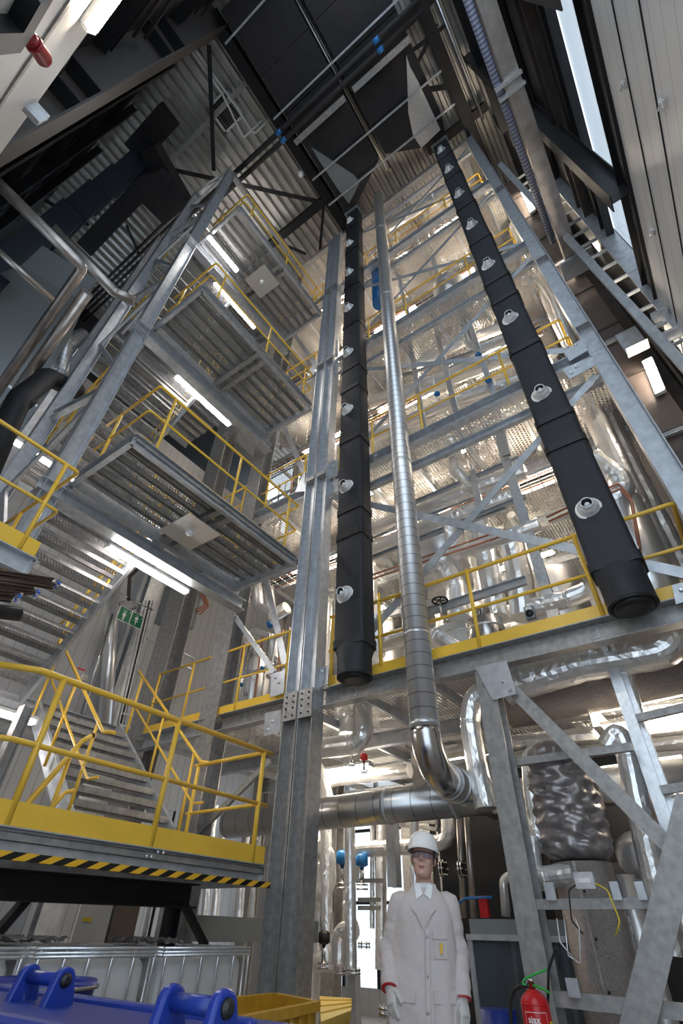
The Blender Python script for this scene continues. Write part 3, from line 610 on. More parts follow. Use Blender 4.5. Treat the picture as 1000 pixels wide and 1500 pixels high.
#@@STEEL
# ================================================================ BLACK FABRIC DUCTS
def fabric_duct(name, yc0, yc1, lab, near):
    t = thing('fabric_duct', (4.95, yc0, 3.7), lab, 'air duct')
    def yc(z): return yc0 + (yc1 - yc0) * (z - 3.7) / 17
    hw, x0, x1 = .235, 4.80, 5.12
    zs = [4.12] + [z for z in (5.9, 6.42, 8.15, 9.75, 10.5, 12.4, 14.5, 16.9, 18.8)] + [20.45]
    def ring(z, s, rr=.05):
        c = yc(z); a0, a1, w = x0 - s, x1 + s, hw + s; q = []
        for cx, cy, st in ((a1 - rr, c + w - rr, 0), (a0 + rr, c + w - rr, 90), (a0 + rr, c - w + rr, 180), (a1 - rr, c - w + rr, 270)):
            for k in range(4): a = R(st + k * 30); q.append((cx + rr * math.cos(a), cy + rr * math.sin(a), z))
        return q
    for i, (za, zb) in enumerate(zip(zs, zs[1:])):
        b = MB(); rows = []
        for z, s in ((za, -.004), (za + .05, .004), (zb - .12, .004), (zb - .05, -.0), (zb, -.01)): rows.append(ring(z, s))
        vs = [p for r_ in rows for p in r_]; n = 16
        b.add(vs, [(j * n + k, j * n + (k + 1) % n, (j + 1) * n + (k + 1) % n, (j + 1) * n + k) for j in range(len(rows) - 1) for k in range(n)], True)
        b.build('fabric_section', 'black_fabric', t)
        # joint band
        b = MB(); rows = [ring(za - .05, .0), ring(za - .05, .018, .06), ring(za + .06, .020, .06), ring(za + .06, .0)]
        b.add([p for r_ in rows for p in r_], [(j * n + k, j * n + (k + 1) % n, (j + 1) * n + (k + 1) % n, (j + 1) * n + k) for j in range(3) for k in range(n)])
        b.build('joint_band', 'black_rim' if i else 'black_fabric', t)
    # round bottom
    c = Vector((4.96, yc(3.7), 3.62)); n = 32
    b = MB(); sq = ring(4.14, .01, .06)
    rows = []
    for z, f in ((4.14, 0), (4.05, .55), (3.95, 1), (3.70, 1)):
        row = []
        for k in range(n):
            a = 2 * math.pi * k / n; cx, cy = math.cos(a), math.sin(a); m_ = max(abs(cx) / .17, abs(cy) / .245)
            sx, sy = cx / m_, cy / m_; rx, ry = cx * .225, cy * .225
            row.append((4.96 + sx * (1 - f) + rx * f, c.y + sy * (1 - f) + ry * f, z))
        rows.append(row)
    b.add([p for r_ in rows for p in r_], [(j * n + k, j * n + (k + 1) % n, (j + 1) * n + (k + 1) % n, (j + 1) * n + k) for j in range(3) for k in range(n)], True)
    b.build('round_bottom', 'black_fabric', t)
    MB().lathe((4.96, c.y, 3.71), (0, 0, -1), [(0, .228), (.03, .228), (.031, .19), (.0, .185), (.001, .19), (.055, .18), (.06, .10), (.061, 0)], 32).build('end_cap', 'black_rim', t)
    for k in range(8):
        z = 4.84 + 2.105 * k if k < 7 else 19.45
        y = yc(z) + near
        d = Vector((-1, -.05, -.12)).normalized(); o = Vector((x0 - .004, y, z))
        nz = MB().lathe(o, d, [(-.01, .125), (.008, .125), (.018, .108), (.05, .102), (.085, .080), (.098, .064), (.135, .064), (.137, .055), (.07, .050), (.069, 0)], 26).build('nozzle', 'nozzle_metal', t)
        MB().lathe(o + d * .075, d, [(0, .001), (.001, .053), (.056, .0535), (.0575, .051), (.002, .050), (.001, 0)], 24).build('throat', 'rubber', nz)
        MB().lathe(o + Vector((0, 0, -.01)), d, [(-.004, .138), (.004, .140), (.010, .130)], 26).build('nozzle_flange', 'white_paint', nz)
        e = o + d * .15; MB().sphere(e - d * .060 + Vector((0, 0, -.008)), .031, 14, 10).build('damper_ball', 'white_paint', nz)
        MB().lathe(e - d * .10 + Vector((0, -.055, .02)), Vector((-.5, -.8, .2)), [(0, .010), (.02, .010)], 8).build('screw', 'black_paint', nz)
    return t
fabric_duct('l', 3.37, 3.44, 'tall black fabric duct with round nozzles next to the double column', .05)
fabric_duct('r', .13, .06, 'tall black fabric duct with round nozzles on the right, wider looking', .03)
for z, lab in ((7.6, 'second'), (11.6, 'third'), (15.7, 'fourth')):
    member('duct_bracket', L(.05, .05, .006), (5.26, 3.10, z), (5.0, 2.95, z), 'galv', 'small bracket holding the left fabric duct near the ' + lab + ' floor', 'bracket')

# ================================================================ SPIRAL DUCT
t = thing('spiral_duct', (4.92, 2.44, 2.9), 'tall round spiral-seam metal duct right of the left fabric duct', 'air duct')
MB().tube([(4.93, 2.44, 2.92), (4.93, 2.44, 20.25)], .158, 32).build('riser', 'spiral_z', t)
for z in (2.94, 3.98, 7.0, 12.8, 17.1): MB().tube([(4.93, 2.44, z), (4.93, 2.44, z + .035)], .164, 32).build('clamp_ring', 'galv_bright', t)
c = []
for k in range(13):
    a = R(90 * k / 12); c.append((4.93 + .42 * (1 - math.cos(a)), 2.44, 2.92 - .42 * math.sin(a)))
MB().tube(c, .162, 32).build('elbow', 'stainless', t)
MB().tube([(5.35, 2.44, 2.50), (6.2, 2.44, 2.50), (7.6, 2.44, 2.50)], .170, 32).build('horizontal_run', 'spiral_x', t)
for x in (5.36, 5.55): MB().tube([(x, 2.44, 2.50), (x + .035, 2.44, 2.50)], .178, 32).build('clamp_ring', 'galv_bright', t)
t = thing('cross_duct', (6.3, 4, 2.6), 'horizontal metal duct running left behind the bend of the spiral duct', 'air duct')
q0 = P(620, 1166, x=5.95); q1 = P(440, 1172, x=5.95)
MB().tube([(5.95, 2.2, 2.45), (5.95, 6.3, 2.45)], .185, 28).build('duct_pipe', 'spiral_y', t)
for y in (2.6, 3.5): MB().tube([(5.95, y, 2.45), (5.95, y + .05, 2.45)], .193, 28).build('joint_ring', 'galv', t)
#@@DUCTS
# ================================================================ LEFT WALL STEEL AND ROOF STEEL
t = thing('hall_column', (-1.4, 3.98, 0), 'deep dark steel column on the left wall with paired stiffeners on its web', 'steel column')
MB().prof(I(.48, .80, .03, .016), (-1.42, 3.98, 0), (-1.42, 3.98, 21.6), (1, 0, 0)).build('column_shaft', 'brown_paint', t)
for z in (6.9, 7.6, 9.6, 10.4, 14.5, 15.6): MB().box((-1.78, 3.74, z - .02), (-1.05, 3.97, z + .02)).build('stiffener', 'black_paint', t)
for z, lab in ((8.0, 'lowest'), (12.0, 'middle'), (17.0, 'upper')):
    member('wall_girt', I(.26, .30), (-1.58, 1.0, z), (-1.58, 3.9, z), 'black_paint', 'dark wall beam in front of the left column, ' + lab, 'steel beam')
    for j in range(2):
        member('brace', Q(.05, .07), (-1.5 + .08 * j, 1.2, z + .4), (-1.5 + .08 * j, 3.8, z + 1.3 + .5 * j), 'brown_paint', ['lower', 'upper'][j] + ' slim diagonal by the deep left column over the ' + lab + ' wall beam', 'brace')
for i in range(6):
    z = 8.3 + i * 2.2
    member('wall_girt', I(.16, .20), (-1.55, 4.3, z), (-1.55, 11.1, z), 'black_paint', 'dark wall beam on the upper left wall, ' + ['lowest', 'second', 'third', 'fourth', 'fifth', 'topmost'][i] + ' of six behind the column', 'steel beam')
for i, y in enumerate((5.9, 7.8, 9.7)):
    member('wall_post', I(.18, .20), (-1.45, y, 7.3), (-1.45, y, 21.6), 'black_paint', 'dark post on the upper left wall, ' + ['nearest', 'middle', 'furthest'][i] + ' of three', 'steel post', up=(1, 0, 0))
for i, dy in enumerate((0, .12)):
    pipe('conduit', [(-1.28, 5.0 + dy, 7.0), (-1.28, 5.0 + dy, 21.2), (-.2 + dy, 5.0 + dy, 21.35), (1.3 - dy, 5.0 + dy * 3, 21.35), (1.3 - dy, 4.3 + dy * 2, 21.35)], .035, 'white_paint', 'pale conduit climbing the left wall and crossing the roof, ' + ['nearer', 'further'][i], bend=.1, n=8, cat='conduit')
t = thing('cable_tray', (-1.25, 4.7, 7), 'vertical galvanised cable tray with light strips on the left wall', 'cable tray')
for y in (4.55, 4.85): MB().box((-1.28, y - .012, 7.2), (-1.2, y + .012, 20.8)).build('side_rail', 'galv', t)
b = MB()
for i in range(30): b.box((-1.27, 4.55, 7.4 + i * .45), (-1.25, 4.85, 7.43 + i * .45))
b.build('rungs', 'galv', t)
# red beacon on a conduit arm, wall box, lamp and dark frame, high on the white wall
e = P(60, 76, x=-.9)
pipe('conduit', [P(-40, 80, x=-.97), P(50, 54, x=-.97)], .028, 'galv_bright', 'pale conduit arm carrying the red beacon', n=10, cat='conduit')
t = thing('warning_beacon', P(52, 68, x=-.9), 'dark red beacon on the white wall at the upper left', 'beacon')
a = P(48, 62, x=-.92); d = (P(62, 82, x=-.86) - a).normalized()
MB().lathe(a, d, [(0, .055), (.02, .06), (.021, .052), (.12, .056), (.14, .045), (.145, .0)], 20).build('lens', 'red_dark', t)
MB().lathe(a - d * .03, d, [(0, .04), (.03, .05)], 16).build('base', 'red_dark', t)
t = thing('wall_window', P(20, 20, x=-.98), 'dark steel window frame in the upper left corner of the white wall', 'frame')
for q, w_ in (((P(-60, 60, x=-.96)), 0),):
    A_, B_, C_ = P(-40, 52, x=-.95), P(22, 50, x=-.95), P(58, -14, x=-.95)
    MB().prof(Q(.10, .16), A_, B_ + (B_ - A_).normalized() * .08).prof(Q(.10, .16), B_, C_).build('frame_bar', 'black_paint', t)
tube_lamp(P(160, 0, x=-.93), (0, 1, 0), 'lit fluorescent tube at the top edge of the white wall', ln=.55, down=(1, 0, -.3), w=.13)
t = thing('junction_tray', P(30, 190, x=-.9), 'short perforated galvanised tray at the lower edge of the white wall', 'cable tray')
MB().box((-1.0, P(40, 170, x=-.95).y, 6.95), (-.86, P(-30, 200, x=-.95).y, 7.20)).build('tray', 'galv', t)
# roof beams
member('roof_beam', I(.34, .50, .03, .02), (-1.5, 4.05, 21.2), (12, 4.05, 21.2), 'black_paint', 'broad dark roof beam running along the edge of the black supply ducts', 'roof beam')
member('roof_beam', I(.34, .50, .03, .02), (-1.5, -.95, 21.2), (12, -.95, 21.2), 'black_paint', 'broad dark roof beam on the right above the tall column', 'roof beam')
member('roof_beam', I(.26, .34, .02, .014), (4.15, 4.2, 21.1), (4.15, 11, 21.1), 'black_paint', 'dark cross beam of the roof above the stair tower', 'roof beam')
member('roof_beam', I(.16, .2), (.2, 4.2, 21.45), (.2, 11, 21.45), 'galv_dark', 'rusty edged purlin crossing the roof sheets on the left', 'roof beam')
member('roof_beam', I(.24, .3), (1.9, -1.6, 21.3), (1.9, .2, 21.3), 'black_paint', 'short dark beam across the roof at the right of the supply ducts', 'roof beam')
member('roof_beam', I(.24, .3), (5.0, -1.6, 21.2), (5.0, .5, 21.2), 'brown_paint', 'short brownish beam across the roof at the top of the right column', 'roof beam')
def zz(u, v, z=21.0): return P(u, v, z=z)
for a, c, lab, w_ in [((222, 242), (474, 297), 'long roof brace running from the left to the dark beam crossing', .12), ((306, 66), (313, 250), 'roof brace dropping from the deep left column towards the tower', .12),
                      ((474, 300), (468, 372), 'short roof brace behind the double column', .10), ((400, 352), (448, 372), 'short roof brace left of the double column top', .08),
                      ((596, 80), (655, 35), 'thin roof brace right of the supply ducts', .1), ((640, 35), (590, 135), 'roof brace slanting across the sheets on the right', .1), ((602, 135), (665, 125), 'dark tie over the right fabric duct top', .14), ((130, 330), (60, 290), 'roof brace in the dark upper left', .1), ((185, 330), (205, 375), 'short roof brace between the black boxes', .08)]:
    member('roof_brace', Q(w_, .08), zz(*a), zz(*c), 'black_paint', lab, 'brace')
t = thing('roof_grille', zz(330, 160, 21.5), 'square white framed exhaust grille in the roof', 'grille')
g = [zz(328, 140, 21.5), zz(350, 167, 21.5), zz(332, 185, 21.5), zz(313, 160, 21.5)]
gc = sum(g, Vector()) / 4
x0, x1, y0, y1 = gc.x - .42, gc.x + .42, gc.y - .42, gc.y + .42
MB().box((x0, y0, 21.45), (x1, y0 + .06, 21.6)).box((x0, y1 - .06, 21.45), (x1, y1, 21.6)).box((x0, y0, 21.45), (x0 + .06, y1, 21.6)).box((x1 - .06, y0, 21.45), (x1, y1, 21.6)).build('frame', 'white_paint', t)
b = MB()
for i in range(9): b.box((x0, y0 + .1 + i * .08, 21.5), (x1, y0 + .13 + i * .08, 21.58))
b.build('louvres', 'black_paint', t)
# flat black supply ducts under the roof
def plenum(y0, y1, lab, fy):
    t = thing('supply_duct', (2, (y0 + y1) / 2, 20.3), lab, 'air duct')
    xs = [-1.3, .35, 1.45, 2.2, 3.2, 4.05]
    for a, c in zip(xs, xs[1:]):
        b = MB().box((a + .01, y0, 20.25), (c - .01, y1, 20.85)); b.build('lagged_panel', 'dark_lag', t)
    MB().add([(4.05, y0, 20.25), (4.05, y1, 20.25), (4.05, y1, 20.85), (4.05, y0, 20.85), (4.72, fy - .27, 20.3), (4.72, fy + .27, 20.3), (4.72, fy + .27, 20.85), (4.72, fy - .27, 20.85)],
             [(0, 1, 5, 4), (1, 2, 6, 5), (2, 3, 7, 6), (3, 0, 4, 7), (4, 5, 6, 7)]).build('transition', 'dark_lag', t)
    MB().box((4.72, fy - .27, 20.3), (5.15, fy + .27, 20.9)).build('outlet_box', 'grey_box', t)
    return t
plenum(1.86, 3.62, 'left flat black supply duct under the roof, leading to the left fabric duct', 3.44)
plenum(-.32, 1.62, 'right flat black supply duct under the roof, leading to the right fabric duct', .06)
def outline0(name, uv, z, h, m, label, cat='sheet metal'):
    return tag(MB().poly([P(u, v, z=z) for u, v in uv], (0, 0, h)).build(name, m), label, cat)
outline0('sheet_transition', [(456, 216), (517, 256), (527, 267), (511, 299), (494, 276), (467, 235)], 20.14, .10, 'grey_box', 'grey sheet metal transition of the left supply duct near its outlet')
outline0('sheet_transition', [(595, 80), (600, 97), (613, 121), (645, 190), (617, 217), (605, 199), (598, 166)], 20.14, .10, 'galv_bright', 'pale sheet metal transition of the right supply duct above the right fabric duct')
for i, x in enumerate((-.75, 1.30, 3.25, 4.15)):
    member('hanger_rail', C(.05, .05, .006, 1), (x, -.75, 20.1), (x, 3.95, 20.1), 'galv', 'thin galvanised hanger rail under the supply ducts, ' + ['first', 'second', 'third', 'fourth'][i] + ' from the camera side', 'steel rail')
for i, y in enumerate((1.68, 1.74, 1.80)):
    pipe('riser_pipe', [(-1.3, y, 20.35 + .1 * (i % 2)), (4.5, y, 20.35 + .1 * (i % 2))], .026, 'steel_pipe' if i else 'black_paint', 'thin pipe in the slot between the supply ducts, ' + ['left', 'middle', 'right'][i], n=8)
for i, x in enumerate((1.62, 1.85)):
    pipe('lagged_pipe', [(x, -.9, 20.95 - 1.05), (x, 4.3, 20.95 - 1.05), (x, 8.8, 20.4)], .075, 'dark_lag', 'black lagged pipe crossing under the supply ducts, ' + ['nearer', 'further'][i] + ' one', n=12)
for i, x in enumerate((1.62, 1.85)):
    for y in (.35, 3.9): tag(MB().tube([(x, y, 19.9), (x, y + .18, 19.9)], .078, 12).build('pipe_marker', 'blue_paint'), 'blue marker band on a black lagged pipe under the roof', 'marker', 'blue pipe markers')
member('light_trunking', Q(.16, .10), (2.12, -.35, 19.95), (2.12, 1.55, 19.95), 'galv_dark', 'pale grey trunking across the right supply duct', 'trunking')
member('light_trunking', Q(.16, .10), (2.12, 1.85, 19.95), (2.12, 3.75, 19.95), 'galv_dark', 'pale grey trunking across the left supply duct', 'trunking')
tag(MB().sphere((2.95, 4.25, 20.5), .10, 14, 10).build('globe_lamp', 'white_plain'), 'small white globe beside the broad dark roof beam', 'lamp')

# black ducts at the upper left
def outline(name, uv, z, h, m, label, cat='air duct'):
    return tag(MB().poly([P(u, v, z=z) for u, v in uv], (0, 0, h)).build(name, m), label, cat)
outline('duct_box', [(112, 355), (133, 376), (208, 298), (187, 275)], 18.5, .5, 'dark_lag', 'flat black duct branch pointing down left under the roof')
outline('duct_box', [(183, 276), (208, 300), (230, 290), (248, 268), (232, 252), (205, 258)], 18.4, .55, 'dark_lag', 'bent black duct piece joining the branch to the main duct')
outline('duct_box', [(206, 222), (226, 214), (276, 300), (240, 330), (206, 296), (222, 282)], 18.9, .6, 'dark_lag', 'wide black duct running from the elbow towards the tower')
t = thing('wall_duct', (-.6, 8.6, 8), 'tall black rectangular duct climbing the back left corner with blue light put into its colour', 'air duct')
for i in range(8):
    z = 7.6 + i * 1.6
    MB().box((-1.0 + .05 * i, 7.6, z), (-.45 + .05 * i, 8.3, z + 1.57)).build('duct_section', 'lag_blue_lit', t)
MB().box((-1.0, 6.7, 20.42), (-.3, 8.4, 21.0)).build('duct_head', 'dark_lag', t)
for i in range(4): pipe('lagged_pipe', [(1.30 + .17 * i, 8.2, 20.7), (1.30 + .17 * i, 15.2, 20.7)], .05, 'black_paint', 'thin black pipe under the roof left of the tower, ' + ['first', 'second', 'third', 'fourth'][i] + ' of four', n=8)

# bare steel pipes at the left
zp = 9.2
pipe('steel_pipe', [P(-40, 232, z=zp), P(122, 392, z=zp), P(-12, 585, z=zp - .9)], .085, 'steel_pipe', 'bare steel pipe bending back at the left, its end open', bend=.12, n=18)
pipe('steel_pipe', [P(128, 428, z=zp), P(8, 598, z=zp - .8)], .095, 'steel_pipe', 'short open bare steel pipe beside the bent one', n=18)
pipe('steel_pipe', [P(76, 334, z=10.6), P(168, 428, z=10.6), P(196, 440, z=10.6)], .10, 'steel_pipe', 'thicker bare steel pipe behind the bent one, reaching the left tower column', n=18)
pipe('steel_pipe', [P(-20, 352, z=8.6), P(78, 440, z=8.6)], .045, 'steel_pipe', 'thin bare steel pipe under the bent ones at the left', n=12)
t = thing('air_handler', (-.5, 9.4, 10), 'large plain grey sheet metal box under the left wall ducts', 'air handling unit')
g = [P(0, 400, z=10.4), P(32, 388, z=10.4), P(118, 440, z=10.4), P(72, 540, z=10.4), P(-40, 560, z=10.4)]
MB().poly(g, (0, 0, .9)).build('casing', 'grey_box', t)
# black lagged bend near the bright window at the left
pipe('lagged_pipe', [P(-20, 690, y=7.0), P(28, 585, y=7.0), P(70, 552, y=7.3), P(112, 572, y=7.8)], .17, 'black_fabric', 'thick black lagged pipe bend in front of the bright light at the left', bend=.35, n=24)
pipe('lagged_pipe', [P(30, 580, y=7.0), P(48, 596, y=7.0)], .11, 'black_fabric', 'stub of the thick black lagged pipe', n=20)
pipe('silver_hose', [P(88, 548, y=9.6), P(95, 505, y=9.6), P(122, 492, y=9.6)], .20, 'spiral_z', 'corrugated silver hose at the left behind the tower column', n=18)
# big daylight window in the back wall at left

#@@WALLS
# ================================================================ RIGHT WALL
def yw(y0, y1, x0, x1, z0, z1, name, m, lab, cat='steel beam'):
    return tag(MB().box((x0, y0, z0), (x1, y1, z1)).build(name, m), lab, cat)
XR = 5.35
member('wall_girt', I(.14, .46, .02, .016), (.9, YW + .07, 8.44), (XR, YW + .07, 8.44), 'black_paint', 'deep dark wall beam just above the white panels on the right', 'steel beam')
member('wall_girt', I(.12, .34, .02, .016), (.6, YW + .0, 10.62), (XR, YW + .0, 10.62), 'black_paint', 'second deep dark wall beam on the right, above the white strip', 'steel beam')
member('wall_girt', I(.14, .50, .02, .016), (.4, YW + .05, 11.75), (XR, YW + .05, 11.75), 'brown_paint', 'third wall beam on the right, lighter brown than its neighbours', 'steel beam')  # lighter brown paint than the black beams around it
for i, z in enumerate((13.9, 15.6, 17.4, 19.2)):
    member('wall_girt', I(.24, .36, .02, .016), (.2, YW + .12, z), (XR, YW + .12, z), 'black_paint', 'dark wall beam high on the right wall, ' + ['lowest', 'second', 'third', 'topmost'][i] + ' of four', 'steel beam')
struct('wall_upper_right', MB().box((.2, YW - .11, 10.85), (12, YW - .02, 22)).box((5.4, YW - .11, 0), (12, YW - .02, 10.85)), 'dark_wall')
for i, x in enumerate((3.60, 1.4)):
    member('wall_post', I(.22, .26), (x, YW + .20, 8.3), (x, YW + .20, 21.5), 'black_paint', ['dark post crossing the right wall beams beside the white strip', 'dark post on the right wall near the top of the picture'][i], 'steel post', up=(0, 1, 0))
member('hall_column', I(.34, .30, .03, .02), (5.55, YW - .02, 8.2), (5.55, YW - .02, 21.4), 'black_paint', 'dark steel column at the end of the white panelled right wall', 'steel column', up=(0, 1, 0))
# seams and latches of the panels
for i, (u, v) in enumerate([(914, 122), (971, 150), (957, 338)]):
    p = P(u, v, y=YW + .12); t = thing('panel_latch', p, 'small galvanised latch on a panel seam of the right wall, ' + ['upper left', 'upper right', 'lower'][i] + ' one', 'latch')
    MB().box(p + Vector((-.03, 0, -.05)), p + Vector((.03, .02, .05))).build('plate', 'galv_bright', t); MB().tube([p + Vector((-.02, .02, 0)), p + Vector((.05, .035, .03))], .009, 8).build('hook', 'galv_bright', t)
for i, z in enumerate((7.55, 6.9, 5.9)): tag(MB().box((1.2, YW + .10, z - .006), (5.74, YW + .112, z + .006)).build('panel_seam', 'black_paint'), 'dark seam between the white panels of the right wall, ' + ['topmost', 'middle', 'lowest'][i], 'seam')
# festoon rail
t = thing('cable_rail', (3, -1.3, 11.3), 'long pale rail with a ribbed cable hose on the right, ending beside the ladder tray', 'rail')
MB().box((.4, -1.38, 11.30), (5.85, -1.14, 11.55)).build('rail_beam', 'steel_pipe', t)
MB().tube([(.4, -1.05, 11.36), (5.2, -1.05, 11.36)], .062, 12).build('hose', 'hose', t)
for x in (2.4, 2.55): MB().box((x, -1.40, 11.2), (x + .05, -.98, 11.30)).build('clamp', 'galv_bright', t)
MB().box((5.6, -1.6, 11.18), (6.0, -1.0, 11.24)).build('end_bracket', 'galv', t)
pipe('bright_rod', [P(636, -10, z=20.6), P(708, 175, z=20.6)], .035, 'galv_bright', 'thin bright rod running along the roof at the right', n=8, cat='rod')
# ladder tray
t = thing('ladder_tray', (5.7, -1.5, 6), 'wide galvanised ladder tray climbing the right side beside the white wall', 'cable tray')
a0, a1 = P(732, 240, x=5.2), P(1010, 545, x=5.2); c0, c1 = P(792, 236, x=5.2), P(1010, 484, x=5.2)
MB().prof(C(.12, .05, .006, 1), a0, a1, (1, 0, 0)).build('side_rail', 'galv', t)
MB().prof(Q(.26, .04), c0, c1, (1, 0, 0)).build('side_rail', 'galv', t)
zt = min(a0.z, c0.z) - .1; n = 18
for i in range(n):
    f = i / (n - 1); z = zt + (a1.z + .1 - zt) * f
    pa = a0.lerp(a1, (z - a0.z) / (a1.z - a0.z)); pc = c0.lerp(c1, (z - c0.z) / (c1.z - c0.z))
    MB().prof(Q(.05, .03), pa, pc).build('rung', 'galv', t)
for i, (u, v) in enumerate([(966, 462), (984, 490)]):
    p = P(u, v, x=5.15); tag(MB().obox(p, (.0, .09, 0), (.05, 0, 0), (0, 0, .07)).obox(p + Vector((-.06, 0, -.05)), (.05, 0, 0), (0, .09, 0), (0, 0, .006)).build('tray_bracket', 'galv_bright'), ['upper', 'lower'][i] + ' box bracket on the ladder tray by the white wall', 'bracket')
# black insulated duct, warm light painted in as brown, and its neighbours
t = thing('warm_lit_duct', (6.6, -1.2, 0), 'sectioned black duct with warm light in its brown colour, rising right of the tall right column', 'air duct')
for i in range(12):
    z = 1.0 + i * 1.45
    MB().box((6.35, -1.42, z + .03), (6.85, -.88, z + 1.42)).build('duct_section', 'brown_panel', t)
    MB().box((6.33, -1.44, z - .03), (6.87, -.86, z + .03)).build('duct_joint', 'brown_paint', t)
member('hall_column', I(.3, .30), (6.9, -1.58, 0), (6.9, -1.58, 17.5), 'brown_paint', 'brownish steel column between the brown duct and the ladder tray', 'steel column', up=(0, 1, 0))
for i, (a, c, lab) in enumerate([((948, 528), (967, 575), 'lit fluorescent tube upright at the right edge'), ((764, 274), (780, 310), 'lit fluorescent tube upright right of the tall column top'), ((842, 375), (846, 400), 'small lit tube beside the end of the cable rail')]):
    p, q = P(*a, x=6.25), P(*c, x=6.25); tube_lamp((p + q) / 2, p - q, lab, ln=(p - q).length, down=(-1, .2, 0), m='lamp', w=.14)
t = thing('junction_box', P(925, 500, x=6.1), 'galvanised box bracket above the upright tube at the right edge', 'box')
p = P(925, 500, x=6.1); MB().obox(p, (.03, 0, 0), (0, .16, 0), (0, 0, .30)).build('back_plate', 'galv', t); MB().obox(p + Vector((-.05, .0, -.28)), (.1, 0, 0), (0, .16, 0), (0, 0, .01)).build('shelf', 'galv_dark', t)
for i, z in enumerate((6.7, 9.2, 12.5)):
    member('duct_bracket', C(.06, .06, .006, 1), (6.28, -1.5, z), (6.28, -.8, z), 'galv_bright', 'galvanised bracket across the brown duct, ' + ['lowest', 'middle', 'upper'][i], 'bracket')
#@@RIGHT
# ================================================================ PIPEWORK INSIDE THE PROCESS TOWER
def fp(pts, x, r, lab, m='foil', bend=None, n=16): return pipe('foil_pipe', [P(u, v, x=x) if not isinstance(u, tuple) else P(*u, x=v) for u, v in pts], r, m, lab, bend=bend if bend else r * 1.5, n=n)
def vessel(u, v, x, r, z0, z1, lab, m='alu', dome=True, extras=True):
    c = P(u, v, x=x); t = thing('vessel', (x, c.y, z0), lab, 'tank')
    MB().lathe((x, c.y, z0), (0, 0, 1), [(0, r * .4), (r * .25, r * .9), (r * .3, r), (z1 - z0 - r * .3, r), (z1 - z0 - r * .25, r * .9), (z1 - z0, r * .35)], 36).build('jacket', m, t)
    h = z1 - z0
    for f in (.3, .72): MB().lathe((x, c.y, z0 + h * f), (0, 0, 1), [(0, r * 1.004), (.0, r * 1.015), (.03, r * 1.015), (.03, r * 1.004)], 36).build('seam_band', 'galv_bright', t)
    MB().lathe((x, c.y, z1 - .02), (0, 0, 1), [(0, r * .3), (.12, r * .3), (.121, r * .42), (.16, r * .42)], 20).build('neck', 'stainless', t)
    for a in (0, 2.1, 4.2): MB().prof(Q(.06, .06), (x + r * .8 * math.cos(a), c.y + r * .8 * math.sin(a), z0 - .25), (x + r * .8 * math.cos(a), c.y + r * .8 * math.sin(a), z0 + .25)).build('leg', 'galv', t)
    return t
# between the first and second floors
fp([(545, 698), (601, 672), (700, 630), (775, 597)], 6.5, .125, 'long foil-wrapped pipe just under the second-floor edge')
fp([(663, 648), (667, 690), (690, 718), (770, 690)], 6.3, .13, 'foil pipe dropping from the long pipe and turning right between the two ducts')
fp([(690, 650), (697, 700), (722, 708)], 6.9, .13, 'dull foil pipe bend behind the first drop right of the vessel')
vessel(631, 700, 7.0, .48, 5.75, 7.35, 'large upright aluminium vessel right of the spiral duct, under the second floor')
fp([(540, 778), (600, 752), (760, 690)], 6.5, .14, 'thick level foil pipe crossing behind the spiral duct, upper one')
fp([(540, 806), (620, 775), (760, 722)], 6.6, .15, 'thick level foil pipe crossing behind the spiral duct, lower one')
fp([(658, 768), (664, 812), (730, 790), (790, 768)], 6.2, .11, 'U-shaped foil pipe under the crossing of the braces')
fp([(700, 760), (712, 815), (728, 905)], 6.7, .17, 'upright foil pipe with a wider lower part behind the first-floor railing')
fp([(618, 845), (650, 830), (668, 862), (672, 905)], 6.5, .17, 'fat foil elbow above the black handwheel')
vessel(668, 880, 7.1, .50, 4.1, 5.15, 'low white-grey tank behind the black handwheel', m='white_paint')
fp([(750, 800), (762, 850), (768, 905)], 6.8, .2, 'thick upright foil pipe left of the right fabric duct foot')
fp([(775, 890), (830, 878), (860, 865)], 6.2, .12, 'short level foil pipe behind the right end of the railing')
vessel(708, 905, 6.3, .26, 3.95, 4.75, 'small shiny drum on the first floor behind the railing', m='stainless')
fp([(560, 942), (600, 930), (640, 935), (668, 955)], 5.9, .14, 'foil pipe lying low behind the railing beside the spiral duct')
fp([(548, 905), (553, 960)], 5.9, .12, 'short upright foil pipe beside the foot of the left fabric duct')
fp([(590, 900), (640, 885)], 6.8, .12, 'short level foil pipe behind the handwheel', )
# handwheel
p = P(644, 880, x=5.85); t = thing('handwheel', p, 'black spoked handwheel on a valve behind the first-floor railing', 'valve wheel')
b = MB(); ring = [p + Vector((.02 * math.cos(k * .52), math.cos(k * math.pi / 12) * .12, math.sin(k * math.pi / 12) * .06 + 0)) for k in range(25)]
ring = [p + Vector((math.sin(k * math.pi / 12) * .11, math.cos(k * math.pi / 12) * .11, 0)) for k in range(25)]
MB().tube(ring, .013, 8, False).build('rim', 'rubber', t)
for k in range(5): a = k * 2 * math.pi / 5; MB().tube([p, p + Vector((math.cos(a), math.sin(a), 0)) * .11], .010, 6).build('spoke', 'rubber', t)
MB().tube([p + Vector((0, 0, -.25)), p + Vector((0, 0, .03))], .02, 8).build('stem', 'stainless', t)
